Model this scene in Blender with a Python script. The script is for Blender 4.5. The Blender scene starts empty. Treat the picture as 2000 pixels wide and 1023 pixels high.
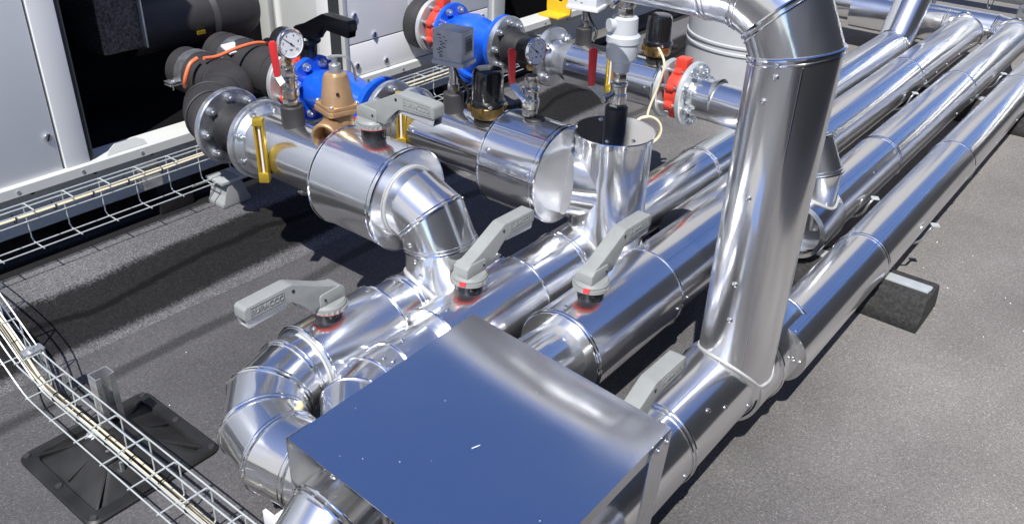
import bpy, bmesh, math, random
from mathutils import Vector, Matrix
random.seed(4)
R = math.radians
S = bpy.context.scene
COL = S.collection

# ------------------------------------------------------------------ camera
cam = bpy.data.cameras.new('camera'); co = bpy.data.objects.new('camera', cam); COL.objects.link(co)
cam.sensor_width = 36; cam.lens = 1702.35 / 2000 * 36; cam.clip_start = .05; cam.clip_end = 500
cam.shift_y = -.0008
_a, _b, _c = R(37.70572), R(30.38435), R(2.01392)
fw = Vector((math.cos(_a)*math.cos(_b), math.sin(_a)*math.cos(_b), -math.sin(_b)))
rt = Vector((math.sin(_a), -math.cos(_a), 0)); up = rt.cross(fw)
r2 = rt*math.cos(_c) + up*math.sin(_c); u2 = -rt*math.sin(_c) + up*math.cos(_c)
mw = Matrix((r2, u2, -fw)).transposed().to_4x4(); mw.translation = Vector((0, 0, 1.3))
co.matrix_world = mw; S.camera = co

# ------------------------------------------------------------------ world, sun, exposure
SUNV = Vector((-.57, -.27, 1)).normalized()
W = bpy.data.worlds.new('World'); S.world = W; W.use_nodes = True
nt = W.node_tree; nt.nodes.clear()
out = nt.nodes.new('ShaderNodeOutputWorld'); bg = nt.nodes.new('ShaderNodeBackground')
sky = nt.nodes.new('ShaderNodeTexSky'); sky.sky_type = 'NISHITA'; sky.sun_disc = False
sky.sun_elevation = math.asin(SUNV.z); sky.sun_rotation = math.atan2(SUNV.x, SUNV.y)
sky.air_density = .9; sky.dust_density = 0; sky.ozone_density = 3; sky.altitude = 1200
bg.inputs['Strength'].default_value = .1
tc = nt.nodes.new('ShaderNodeTexCoord'); sp = nt.nodes.new('ShaderNodeSeparateXYZ')
nt.links.new(tc.outputs['Generated'], sp.inputs[0])
nz = nt.nodes.new('ShaderNodeTexNoise'); nz.inputs['Scale'].default_value = 3.2; nz.inputs['Detail'].default_value = 6
nt.links.new(tc.outputs['Generated'], nz.inputs['Vector'])
def wmath(op, a, b=None):
    n = nt.nodes.new('ShaderNodeMath'); n.operation = op
    for i, v in enumerate((a, b)):
        if v is None: continue
        if isinstance(v, (int, float)): n.inputs[i].default_value = v
        else: nt.links.new(v, n.inputs[i])
    return n.outputs[0]
# a bank of bright fair-weather cloud low above the plant in front of the camera
hgt = wmath('ADD', wmath('MULTIPLY', sp.outputs['Z'], 1.0), wmath('MULTIPLY', wmath('SUBTRACT', nz.outputs['Fac'], .5), .2))
side = wmath('MULTIPLY', wmath('MAXIMUM', wmath('SUBTRACT', .2, sp.outputs['Y']), 0.0), 1.6)
mr = nt.nodes.new('ShaderNodeMapRange'); mr.interpolation_type = 'SMOOTHSTEP'
nt.links.new(wmath('ADD', hgt, side), mr.inputs['Value'])
mr.inputs['From Min'].default_value = .63; mr.inputs['From Max'].default_value = .53
mr.inputs['To Min'].default_value = 0; mr.inputs['To Max'].default_value = .9
mix = nt.nodes.new('ShaderNodeMix'); mix.data_type = 'RGBA'
hs = nt.nodes.new('ShaderNodeHueSaturation'); hs.inputs['Saturation'].default_value = 1.12; hs.inputs['Value'].default_value = 1.32; hs.inputs['Hue'].default_value = .512; nt.links.new(sky.outputs[0], hs.inputs['Color'])
nt.links.new(mr.outputs[0], mix.inputs['Factor']); nt.links.new(hs.outputs[0], mix.inputs[6])
mix.inputs[7].default_value = (6.0, 5.7, 5.3, 1)
nt.links.new(mix.outputs[2], bg.inputs['Color']); nt.links.new(bg.outputs[0], out.inputs[0])
sl = bpy.data.lights.new('sun', 'SUN'); so = bpy.data.objects.new('sun', sl); COL.objects.link(so)
sl.energy = 5; sl.angle = R(.5); sl.color = (1, .965, .91)
so.rotation_euler = SUNV.to_track_quat('Z', 'Y').to_euler()
S.view_settings.view_transform = 'Standard'; S.view_settings.look = 'None'; S.view_settings.exposure = .3; S.view_settings.gamma = 1

# ------------------------------------------------------------------ materials
def mat(name, col, rough=.5, metal=0, bump=0, bscale=200, var=0, vscale=8, coat=0, spec=.5, aniso=0, bdist=.001, stretch=None, rvar=0, haze=0, hazer=.4):
    m = bpy.data.materials.new(name); m.use_nodes = True
    t = m.node_tree; b = t.nodes['Principled BSDF']; L = t.links.new
    b.inputs['Base Color'].default_value = (*col, 1); b.inputs['Roughness'].default_value = rough
    b.inputs['Metallic'].default_value = metal; b.inputs['Coat Weight'].default_value = coat
    b.inputs['Coat Roughness'].default_value = .08; b.inputs['Specular IOR Level'].default_value = spec
    c = t.nodes.new('ShaderNodeTexCoord'); vec = c.outputs['Object']
    if stretch:
        mp = t.nodes.new('ShaderNodeMapping'); mp.inputs['Scale'].default_value = stretch
        L(vec, mp.inputs[0]); vec = mp.outputs[0]
    if var or rvar:
        n = t.nodes.new('ShaderNodeTexNoise'); n.inputs['Scale'].default_value = vscale; n.inputs['Detail'].default_value = 5
        L(vec, n.inputs['Vector'])
        if var:
            r = t.nodes.new('ShaderNodeValToRGB')
            r.color_ramp.elements[0].position = .3; r.color_ramp.elements[1].position = .7
            r.color_ramp.elements[0].color = (*[x*(1-var) for x in col], 1)
            r.color_ramp.elements[1].color = (*[min(1, x*(1+var)) for x in col], 1)
            L(n.outputs['Fac'], r.inputs[0]); L(r.outputs[0], b.inputs['Base Color'])
        if rvar:
            g = t.nodes.new('ShaderNodeMapRange'); L(n.outputs['Fac'], g.inputs[0])
            g.inputs['From Min'].default_value = .3; g.inputs['From Max'].default_value = .7
            g.inputs['To Min'].default_value = max(.01, rough-rvar); g.inputs['To Max'].default_value = rough+rvar
            L(g.outputs[0], b.inputs['Roughness'])
    if bump:
        n2 = t.nodes.new('ShaderNodeTexNoise'); n2.inputs['Scale'].default_value = bscale; n2.inputs['Detail'].default_value = 3
        L(vec, n2.inputs['Vector'])
        bp = t.nodes.new('ShaderNodeBump'); bp.inputs['Strength'].default_value = bump; bp.inputs['Distance'].default_value = bdist
        L(n2.outputs['Fac'], bp.inputs['Height']); L(bp.outputs[0], b.inputs['Normal'])
    if haze:
        # rolled sheet: a sharp mirror lobe plus a wide brushed lobe
        g = t.nodes.new('ShaderNodeBsdfAnisotropic'); g.inputs['Color'].default_value = (*col, 1); g.inputs['Roughness'].default_value = hazer
        mx = t.nodes.new('ShaderNodeMixShader'); mx.inputs[0].default_value = haze
        o = t.nodes['Material Output']; L(b.outputs[0], mx.inputs[1]); L(g.outputs[0], mx.inputs[2]); L(mx.outputs[0], o.inputs['Surface'])
        if bump: L(bp.outputs[0], g.inputs['Normal'])
    return m

def felt(name, base, lo, hi, seams=(), stain=None, band=None):
    """mineral roofing felt: coarse granules, faint patches, darker lap lines"""
    m = bpy.data.materials.new(name); m.use_nodes = True
    t = m.node_tree; b = t.nodes['Principled BSDF']; L = t.links.new
    b.inputs['Roughness'].default_value = .95; b.inputs['Specular IOR Level'].default_value = .25
    g = t.nodes.new('ShaderNodeNewGeometry')
    n1 = t.nodes.new('ShaderNodeTexVoronoi'); n1.inputs['Scale'].default_value = 430
    n2 = t.nodes.new('ShaderNodeTexNoise'); n2.inputs['Scale'].default_value = 2.6; n2.inputs['Detail'].default_value = 6
    n3 = t.nodes.new('ShaderNodeTexNoise'); n3.inputs['Scale'].default_value = 150; n3.inputs['Detail'].default_value = 2
    for n in (n1, n2, n3): L(g.outputs['Position'], n.inputs['Vector'])
    bw = t.nodes.new('ShaderNodeSeparateColor'); L(n1.outputs['Color'], bw.inputs[0])
    ra = t.nodes.new('ShaderNodeValToRGB'); e = ra.color_ramp.elements
    e[0].position = 0; e[0].color = (*[x*lo for x in base], 1); e[1].position = .95; e[1].color = (*[x*hi for x in base], 1)
    k = e.new(.996); k.color = (*[min(.8, x*hi*1.5) for x in base], 1)
    L(bw.outputs[0], ra.inputs[0])
    def mul(col, fac_socket, a, bb):
        mr = t.nodes.new('ShaderNodeMapRange'); L(fac_socket, mr.inputs[0])
        mr.inputs['From Min'].default_value = .3; mr.inputs['From Max'].default_value = .7
        mr.inputs['To Min'].default_value = a; mr.inputs['To Max'].default_value = bb
        mx = t.nodes.new('ShaderNodeVectorMath'); mx.operation = 'SCALE'; L(col, mx.inputs[0]); L(mr.outputs[0], mx.inputs['Scale'])
        return mx.outputs[0]
    n4 = t.nodes.new('ShaderNodeTexNoise'); n4.inputs['Scale'].default_value = .9; n4.inputs['Detail'].default_value = 8; n4.inputs['Roughness'].default_value = .65; L(g.outputs['Position'], n4.inputs['Vector'])
    col = mul(ra.outputs[0], n2.outputs['Fac'], .84, 1.14)
    col = mul(col, n4.outputs['Fac'], .80, 1.2)
    col = mul(col, n3.outputs['Fac'], .86, 1.14)
    sp = t.nodes.new('ShaderNodeSeparateXYZ'); L(g.outputs['Position'], sp.inputs[0])
    def mth(op, a, bb=None):
        n = t.nodes.new('ShaderNodeMath'); n.operation = op
        for i, v in enumerate((a, bb)):
            if v is None: continue
            if isinstance(v, (int, float)): n.inputs[i].default_value = v
            else: L(v, n.inputs[i])
        return n.outputs[0]
    wob = mth('MULTIPLY', mth('SUBTRACT', n2.outputs['Fac'], .5), .10)
    for (ax, pos, wid, dark) in seams:
        d = mth('ABSOLUTE', mth('SUBTRACT', mth('ADD', sp.outputs[ax], wob), pos))
        mr = t.nodes.new('ShaderNodeMapRange'); mr.interpolation_type = 'SMOOTHSTEP'; L(d, mr.inputs[0])
        mr.inputs['From Min'].default_value = wid*.25; mr.inputs['From Max'].default_value = wid
        mr.inputs['To Min'].default_value = dark; mr.inputs['To Max'].default_value = 1
        mx = t.nodes.new('ShaderNodeVectorMath'); mx.operation = 'SCALE'; L(col, mx.inputs[0]); L(mr.outputs[0], mx.inputs['Scale']); col = mx.outputs[0]
    if band:
        # a darker, newer strip of felt dressed over the upstand
        y0, y1, soft, dark = band; yy = mth('ADD', sp.outputs['Y'], mth('MULTIPLY', wob, .35))
        yy = mth('ADD', yy, mth('MULTIPLY', mth('SUBTRACT', n3.outputs['Fac'], .5), .03))
        d = mth('SUBTRACT', mth('ABSOLUTE', mth('SUBTRACT', yy, (y0+y1)/2)), (y1-y0)/2)
        mr = t.nodes.new('ShaderNodeMapRange'); mr.interpolation_type = 'SMOOTHSTEP'; L(d, mr.inputs[0])
        mr.inputs['From Min'].default_value = -soft; mr.inputs['From Max'].default_value = soft
        mr.inputs['To Min'].default_value = dark; mr.inputs['To Max'].default_value = 1
        mx = t.nodes.new('ShaderNodeVectorMath'); mx.operation = 'SCALE'; L(col, mx.inputs[0]); L(mr.outputs[0], mx.inputs['Scale']); col = mx.outputs[0]
    if stain:
        # warm sandy dust lying on the open part of the roof
        mr = t.nodes.new('ShaderNodeMapRange'); mr.interpolation_type = 'SMOOTHSTEP'
        L(mth('ADD', mth('SUBTRACT', sp.outputs['X'], mth('MULTIPLY', sp.outputs['Y'], 1.2)), mth('MULTIPLY', wob, 6)), mr.inputs[0])
        mr.inputs['From Min'].default_value = .3; mr.inputs['From Max'].default_value = 1.9
        mr.inputs['To Min'].default_value = 0; mr.inputs['To Max'].default_value = stain
        mx = t.nodes.new('ShaderNodeMix'); mx.data_type = 'RGBA'; mx.blend_type = 'MULTIPLY'
        L(mr.outputs[0], mx.inputs['Factor']); L(col, mx.inputs[6]); mx.inputs[7].default_value = (2.3, 2.24, 2.06, 1); col = mx.outputs[2]
    L(col, b.inputs['Base Color'])
    bp = t.nodes.new('ShaderNodeBump'); bp.inputs['Strength'].default_value = .7; bp.inputs['Distance'].default_value = .0022
    L(bw.outputs[0], bp.inputs['Height']); L(bp.outputs[0], b.inputs['Normal'])
    return m

M = {}
M['alu'] = mat('bright aluminium cladding', (.90, .905, .91), .13, 1, haze=.32, hazer=.36, bump=.05, bscale=8, rvar=.06, vscale=5, bdist=.02)
for _ax, _st in (('x', (.6, 20, 20)), ('y', (20, .6, 20)), ('z', (20, 20, .6))):
    M['alu_'+_ax] = mat('bright aluminium rolled along '+_ax, (.90, .905, .91), .13, 1, haze=.32, hazer=.36, bump=.45, bscale=1.6, rvar=.04, vscale=2.2, bdist=.0013, stretch=_st)
M['alu_soft'] = mat('matt aluminium', (.84, .85, .86), .24, 1, bump=.05, bscale=12, bdist=.01, rvar=.05)
M['lid'] = mat('mill finish aluminium sheet', (.90, .905, .91), .10, 1, haze=.10, hazer=.30, bump=.03, bscale=2.6, rvar=.04, vscale=6, bdist=.02)
M['bead'] = mat('bright aluminium bead', (.92, .92, .93), .12, 1)
M['seal'] = mat('pale joint sealant', (.45, .46, .46), .55, .2, bump=.4, bscale=60, var=.2)  # joint sealant; also the pale of the rings that stand for glare
M['foam'] = mat('yellow sealing foam', (.75, .62, .33), .9, bump=.6, bscale=90)
M['zinc'] = mat('zinc plated steel', (.66, .68, .70), .33, .9, bump=.15, bscale=60, var=.14, vscale=30, rvar=.1)
M['galv'] = mat('galvanised wire', (.62, .66, .66), .42, .5, var=.08, vscale=40)
M['screw'] = mat('steel screw', (.8, .78, .74), .2, 1)
M['nickel'] = mat('nickel plated brass', (.62, .59, .54), .25, 1, bump=.15, bscale=90)
M['rubber'] = mat('black rubber', (.022, .022, .024), .55, bump=.3, bscale=70, var=.3, vscale=20)
M['hose'] = mat('black foam insulation', (.033, .032, .034), .6, bump=.25, bscale=40, var=.2, vscale=14)
M['foamtex'] = mat('grained black insulation sheet', (.075, .075, .08), .3, bump=1, bscale=150, bdist=.004, var=.92, vscale=130)  # pale flecks in the colour stand in for sunlit sparkle on the grain
M['grey_plastic'] = mat('light grey plastic', (.27, .285, .28), .45, bump=.12, bscale=300, var=.07, vscale=25)
M['black_plastic'] = mat('black plastic', (.016, .016, .018), .35)
M['gloss_black'] = mat('glossy black cap', (.012, .012, .013), .18, coat=.4)
M['red'] = mat('red grip', (.62, .03, .035), .38)
M['red_cast'] = mat('red enamel', (.68, .06, .035), .4, coat=.2, bump=.3, bscale=60, var=.15, vscale=30)
M['blue'] = mat('blue enamel', (.010, .105, .66), .26, coat=.35, bump=.3, bscale=55, var=.12, vscale=20)
M['bronze'] = mat('cast bronze', (.52, .33, .18), .42, .55, bump=.25, bscale=160, var=.12, vscale=25)
M['brass'] = mat('dull brass', (.42, .29, .12), .3, .9, var=.2)
M['yellow'] = mat('gold anodised frame', (.72, .50, .06), .3, .7, var=.1)
M['yellow_paint'] = mat('yellow paint', (.80, .50, .03), .4)
M['unit'] = mat('light grey panel paint', (.88, .89, .88), .38, bump=.04, bscale=6, bdist=.01, var=.03, vscale=2)
M['rail'] = mat('white frame paint', (.62, .64, .62), .42, var=.05, vscale=6)
M['shade_print'] = mat('dark grey shade and print', (.035, .04, .042), .6)  # printed marks, and shade painted along the cabinet edges
M['inside'] = mat('interior shade black', (.005, .005, .006), .9, spec=.1)  # near-black puts the shade of the open bays into the colour
M['tank'] = mat('grey tank paint', (.46, .48, .49), .62, var=.05, spec=.3)
M['white'] = mat('white face', (.78, .80, .82), .4)
M['ink'] = mat('black ink', (.01, .01, .012), .6)
M['glass'] = mat('gauge glass', (.75, .78, .82), .12)
M['orange'] = mat('orange cable', (.72, .17, .07), .45)
M['cream'] = mat('cream cable', (.74, .66, .46), .5)
M['grey_foot'] = mat('grey cast foot', (.28, .29, .29), .6, bump=.2, bscale=50)
M['union'] = mat('pale grey plastic', (.50, .53, .57), .4, bump=.1, bscale=60)
M['boxgrey'] = mat('grey die cast housing', (.46, .47, .49), .45, .25, bump=.2, bscale=70, var=.1, vscale=30)
M['base'] = mat('black recycled plastic', (.014, .014, .014), .5, bump=.35, bscale=40, var=.55, vscale=18)
M['block'] = mat('black rubber granulate', (.028, .028, .028), .85, bump=.8, bscale=120, var=.5, vscale=100, bdist=.003)
M['bluecable'] = mat('navy plastic', (.03, .04, .16), .45)
M['darkwall'] = mat('dark cladding', (.03, .035, .042), .6)
M['paper'] = mat('white plastic sheet', (.82, .82, .84), .5)
M['roof'] = felt('grey mineral felt', (.094, .092, .096), .74, 1.22, seams=((1, 1.735, .03, .5),), stain=.95, band=(1.885, 2.4, .012, .14))
M['felt_top'] = felt('plinth felt', (.13, .128, .134), .5, 1.4, seams=((1, 1.952, .010, .25),), band=(1.88, 2.012, .012, .12))

# ------------------------------------------------------------------ helpers
WM = {}
def wm(o): return WM.get(o.name, Matrix.Identity(4))
def reg(o, parent, world=True):
    COL.objects.link(o)
    if parent is not None:
        o.parent = parent
        if world:
            o.matrix_parent_inverse = wm(parent).inverted(); WM[o.name] = Matrix.Identity(4)
        else:
            WM[o.name] = wm(parent) @ o.matrix_basis
    else: WM[o.name] = o.matrix_basis.copy()
    return o
def thing(name, label, cat, loc=(0, 0, 0), rot=(0, 0, 0), group=None):
    o = bpy.data.objects.new(name, None); o.empty_display_size = .05
    o.location = loc; o.rotation_euler = rot
    WM[o.name] = Matrix.LocRotScale(Vector(loc), __import__('mathutils').Euler(rot), None)
    COL.objects.link(o); o['label'] = label; o['category'] = cat
    if group: o['group'] = group
    return o
def obj(name, bm, m, parent=None, world=True, label=None, flat=False, sharp=32):
    me = bpy.data.meshes.new(name); bm.normal_update()
    bm.to_mesh(me); bm.free(); me.materials.append(M[m] if isinstance(m, str) else m)
    if not flat: me.set_sharp_from_angle(angle=R(sharp))
    o = bpy.data.objects.new(name, me)
    if label: o['label'] = label
    return reg(o, parent, world)
def copy_tree(o, parent=None):
    c = o.copy(); COL.objects.link(c); c.parent = parent
    for ch in list(o.children): copy_tree(ch, c)
    return c
def place(proto, loc, rotz, label, used=set()):
    o = proto if proto.name not in used else copy_tree(proto)
    used.add(proto.name)
    o.location = loc; o.rotation_euler = (0, 0, rotz); o['label'] = label
    return o
def structure(o): o['kind'] = 'structure'; return o
def tag(o, label, cat, group=None):
    o['label'] = label; o['category'] = cat
    if group: o['group'] = group
    return o
def frame(axis):
    a = Vector(axis).normalized()
    h = Vector((0, 0, 1)) if abs(a.z) < .9 else Vector((1, 0, 0))
    u = a.cross(h).normalized(); v = a.cross(u)
    return u, v, a
def smooth(fs):
    for f in fs: f.smooth = True
def lathe(bm, prof, o=(0, 0, 0), axis=(0, 0, 1), seg=32):
    u, v, a = frame(axis); o = Vector(o); rings = []
    for r, h in prof:
        if r < 1e-6: rings.append([bm.verts.new(o + a*h)])
        else: rings.append([bm.verts.new(o + a*h + (u*math.cos(t) + v*math.sin(t))*r) for t in [2*math.pi*i/seg for i in range(seg)]])
    for A, B in zip(rings, rings[1:]):
        for i in range(seg):
            j = (i+1) % seg
            if len(A) == 1 and len(B) == 1: continue
            if len(A) == 1: f = (A[0], B[j], B[i])
            elif len(B) == 1: f = (A[i], A[j], B[0])
            else: f = (A[i], A[j], B[j], B[i])
            bm.faces.new(f).smooth = True
    return bm
def cyl(bm, o, axis, r, h, seg=32, bev=0, r2=None):
    r2 = r if r2 is None else r2
    if bev: p = [(0, 0), (r-bev, 0), (r, bev), (r2, h-bev), (r2-bev, h), (0, h)]
    else: p = [(0, 0), (r, 0), (r2, h), (0, h)]
    return lathe(bm, p, o, axis, seg)
def catmull(pts, n=6):
    pts = [Vector(p) for p in pts]; P = [2*pts[0]-pts[1]] + pts + [2*pts[-1]-pts[-2]]; o = []
    for i in range(1, len(P)-2):
        a, b, c, d = P[i-1], P[i], P[i+1], P[i+2]
        for k in range(n):
            t = k/n
            o.append(.5*((2*b) + (c-a)*t + (2*a-5*b+4*c-d)*t*t + (-a+3*b-3*c+d)*t**3))
    o.append(pts[-1]); return o
def tube(bm, pts, r, seg=10, closed=False, caps=True, miter=False):
    """sweep; r may be a number or a list; miter keeps the true radius on bends"""
    pts = [Vector(p) for p in pts]; n = len(pts); rings = []; u = None
    rr = r if isinstance(r, (list, tuple)) else [r]*n
    for i, p in enumerate(pts):
        if closed: d0 = (p-pts[i-1]).normalized(); d1 = (pts[(i+1) % n]-p).normalized()
        else:
            d1 = (pts[min(i+1, n-1)]-pts[min(i, n-2)]).normalized(); d0 = (pts[max(i, 1)]-pts[max(i-1, 0)]).normalized()
        t = (d0+d1).normalized()
        if u is None: u, _, _ = frame(t)
        u = (u - t*u.dot(t)).normalized(); v = t.cross(u)
        k = 1/max(.3, t.dot(d1)) if miter else 1
        ax = (d1-d0)
        ax = ax.normalized() if ax.length > 1e-5 else None
        ring = []
        for j in range(seg):
            a = 2*math.pi*j/seg; q = u*math.cos(a) + v*math.sin(a)
            if ax is not None and k > 1.0001: q = q + ax*(q.dot(ax))*(k-1)
            ring.append(bm.verts.new(p + q*rr[i]))
        rings.append(ring)
    m = n if closed else n-1
    for i in range(m):
        A, B = rings[i], rings[(i+1) % n]
        if closed and i == n-1:
            k0 = min(range(seg), key=lambda k: (A[0].co-B[k].co).length); B = B[k0:]+B[:k0]
        for j in range(seg):
            bm.faces.new((A[j], A[(j+1) % seg], B[(j+1) % seg], B[j])).smooth = True
    if caps and not closed:
        bm.faces.new(rings[0][::-1]); bm.faces.new(rings[-1])
    return rings
def ring(bm, c, axis, R0, r=.003, seg=48, stretch=None, sax=None):
    """raised bead round a pipe"""
    u, v, a = frame(axis); c = Vector(c); P = []
    for i in range(seg):
        t = 2*math.pi*i/seg; q = (u*math.cos(t)+v*math.sin(t))*R0
        if sax is not None: q = q + Vector(sax)*q.dot(Vector(sax))*(stretch-1)
        P.append(c+q)
    tube(bm, P, r, 6, closed=True)
def box(bm, c, s, rot=None, bev=0):
    mt = Matrix.Translation(Vector(c)) @ (rot.to_4x4() if rot is not None else Matrix.Identity(4))
    g = bmesh.ops.create_cube(bm, size=1, matrix=mt @ Matrix.Diagonal((*s, 1)))
    if bev:
        es = list({e for v in g['verts'] for e in v.link_edges})
        bmesh.ops.bevel(bm, geom=es, offset=bev, segments=2, affect='EDGES', profile=.6)
    return bm
def bx(bm, a, b, bev=0):
    a, b = Vector(a), Vector(b); return box(bm, (a+b)/2, [abs(x) for x in (b-a)], None, bev)
def prism(bm, poly, o, u, v, th, bev=0, centre=True):
    """polygon in the plane (u, v) at o, extruded along u x v by th"""
    o, u, v = Vector(o), Vector(u).normalized(), Vector(v).normalized(); n = u.cross(v).normalized()
    s = -th/2 if centre else 0
    A = [bm.verts.new(o+u*x+v*y+n*s) for x, y in poly]; B = [bm.verts.new(o+u*x+v*y+n*(s+th)) for x, y in poly]
    fs = [bm.faces.new(A[::-1]), bm.faces.new(B)]
    for i in range(len(poly)):
        j = (i+1) % len(poly); fs.append(bm.faces.new((A[i], A[j], B[j], B[i])))
    if bev:
        es = list({e for f in fs for e in f.edges})
        bmesh.ops.bevel(bm, geom=es, offset=bev, segments=2, affect='EDGES', profile=.6)
    return bm
nb = bmesh.new
def hexnut(bm, o, axis, r, h):
    u, v, a = frame(axis); prism(bm, [(r*math.cos(R(60*i)), r*math.sin(R(60*i))) for i in range(6)], Vector(o)+a*h/2, u, v, h, r*.12)
def text_mesh(body, size, depth, m, parent, mtx, name='lettering'):
    cu = bpy.data.curves.new('t', 'FONT'); cu.body = body; cu.size = size; cu.extrude = depth; cu.align_x = 'CENTER'; cu.align_y = 'CENTER'
    cu.offset = size*.012
    o = bpy.data.objects.new('t', cu); COL.objects.link(o)
    me = bpy.data.meshes.new_from_object(o.evaluated_get(bpy.context.evaluated_depsgraph_get()))
    bpy.data.objects.remove(o); me.transform(mtx); me.materials.clear(); me.materials.append(M[m]); me.name = name
    r = bpy.data.objects.new(name, me); return reg(r, parent, False)

def mesh_of(fn, name, m):
    b = nb(); fn(b); b.normal_update(); me = bpy.data.meshes.new(name); b.to_mesh(me); b.free(); me.materials.append(M[m]); me.set_sharp_from_angle(angle=R(35)); return me
RIV = mesh_of(lambda b: (lathe(b, [(.0052, -.001), (.0052, .0006), (.0040, .0012), (.0034, .0028), (.0018, .0036), (0, .0037)], seg=12)), 'rivet', 'screw')
BOLT = mesh_of(lambda b: (cyl(b, (0, 0, 0), (0, 0, 1), .0125, .002, 18), hexnut(b, (0, 0, .002), (0, 0, 1), .0115, .009), cyl(b, (0, 0, .011), (0, 0, 1), .006, .006, 14, .001)), 'bolt', 'zinc')
def inst(name, me, parent, p, n, scale=1):
    o = bpy.data.objects.new(name, me); q = Vector(n).to_track_quat('Z', 'Y')
    m = Matrix.LocRotScale(Vector(p), q, Vector((scale,)*3))
    COL.objects.link(o); o.parent = parent; o.matrix_parent_inverse = wm(parent).inverted(); o.matrix_basis = m; WM[o.name] = m
    return o
def rivx(parent, y, z, r, x, ang):        # rivet on a pipe along X; angle from straight up towards the camera side (-Y)
    n = Vector((0, -math.sin(R(ang)), math.cos(R(ang)))); inst('rivet', RIV, parent, Vector((x, y, z))+n*r, n)
def rivy(parent, x, z, r, y, ang):        # on a pipe along Y; angle towards -X
    n = Vector((-math.sin(R(ang)), 0, math.cos(R(ang)))); inst('rivet', RIV, parent, Vector((x, y, z))+n*r, n)
def seamstrip(parent, p0, p1, n, w=.0035, t=.0012):
    p0, p1, n = Vector(p0), Vector(p1), Vector(n).normalized(); d = (p1-p0); s = d.normalized().cross(n)
    b = nb(); prism(b, [(0, -w/2), (d.length, -w/2), (d.length, w/2), (0, w/2)], p0+n*(t/2-.0004), d, s, t+.001); obj('seam', b, 'bead', parent)

def saddle(parent, cx, cy, r, py, pz, pr, bead=.0042):
    P = []
    for i in range(56):
        a = 2*math.pi*i/56; y = cy+r*math.sin(a); d = max(pr*pr-(y-py)**2, (pr*.35)**2)
        P.append((cx+r*math.cos(a), y, pz+math.sqrt(d)+.001))
    b = nb(); tube(b, P, bead, 8, closed=True); obj('sealant_glare_bead', b, 'seal', parent)

# ------------------------------------------------------------------ ground and plinth
b = nb(); n = 8
for i in range(2):
    pass
bmesh.ops.create_grid(b, x_segments=1, y_segments=1, size=60); structure(obj('roof_deck', b, 'roof'))
def plinth():
    prof = [(1.84, .0005), (1.868, .004), (1.895, .014), (1.955, .062), (1.99, .088), (2.008, .096), (2.03, .1), (2.158, .1), (2.166, .095), (2.168, -.02), (1.84, -.02)]
    b = nb(); xs = [-6 + i*.08 for i in range(int(26/.08))]
    rows = []
    for x in xs:
        w = .006*math.sin(x*3.1)+.004*math.sin(x*7.7+1)
        rows.append([b.verts.new((x, y+(w if y < 2.05 else 0), z)) for y, z in prof])
    fs = {}
    for A, B in zip(rows, rows[1:]):
        for i in range(len(prof)-1):
            f = b.faces.new((A[i], B[i], B[i+1], A[i+1])); f.smooth = True
    o = obj('plinth', b, 'felt_top'); structure(o)
plinth()
# the far side of the walkway: a dark clad wall behind the photographer's right shoulder (it is what the pipe flanks mirror)
b = nb(); bx(b, (-3, -1.45, 0), (14, -1.25, 2.2), .01)
for i in range(40): bx(b, (-3+i*.42, -1.25, .02), (-2.96+i*.42, -1.23, 2.18))
tag(obj('clad_wall', b, 'darkwall'), 'dark ribbed wall along the walkway opposite the pipes', 'wall')

# ------------------------------------------------------------------ long pipes
def band_at(parent, y, z, r, x, rad=.0028, gap=None):
    b = nb(); ring(b, (x, y, z), (1, 0, 0), r+.0008, rad)
    if gap: ring(b, (x+gap, y, z), (1, 0, 0), r+.0008, rad)
    obj('band', b, 'bead', parent)
def xpipe(label, y, z, r, x0, x1, bands=(), seams=(28,), rv=(), name='clad_pipe'):
    t = thing(name, label, 'pipe', ((x0+x1)/2, y, z-r), group='pipes clad in bright aluminium')
    b = nb(); cyl(b, (x0, y, z), (1, 0, 0), r, x1-x0, 72); obj('jacket', b, 'alu_x', t)
    for x in bands: band_at(t, y, z, r, x, gap=.012 if len(bands) and x == bands[0] else None)
    for a in seams:
        nn = Vector((0, -math.sin(R(a)), math.cos(R(a)))); seamstrip(t, Vector((x0+.01, y, z))+nn*r, Vector((x1-.01, y, z))+nn*r, nn, .003)
    for x, a in rv: rivx(t, y, z, r, x, a)
    return t
P1 = xpipe('long bright pipe nearest the open roof, running past the black support block', .496, .172, .072, 1.60, 6.6, (2.13, 2.98, 3.9), (26,), ((2.16, 95), (2.9, 96), (3.0, 96), (3.3, 97), (3.6, 96)))
P2 = xpipe('long bright pipe second from the open roof, starting under the short drop pipe', .689, .176, .0766, 2.22, 4.72, (2.82, 3.75), (25,), ((2.6, 50), (3.5, 96), (3.7, 96)))
P3 = xpipe('long bright pipe third from the open roof, beyond the upright riser', .896, .182, .0817, 1.92, 4.66, (2.75, 3.74), (24,), ((3.8, 95), (3.95, 95), (4.1, 95), (4.3, 95), (4.5, 95)))
P4 = xpipe('long bright pipe running from the capped tee up to the sloping pipe', 1.083, .178, .075, 1.72, 4.20, (2.33, 3.3), (10, 30), ((2.4, 95), (4.1, 95)))

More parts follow.
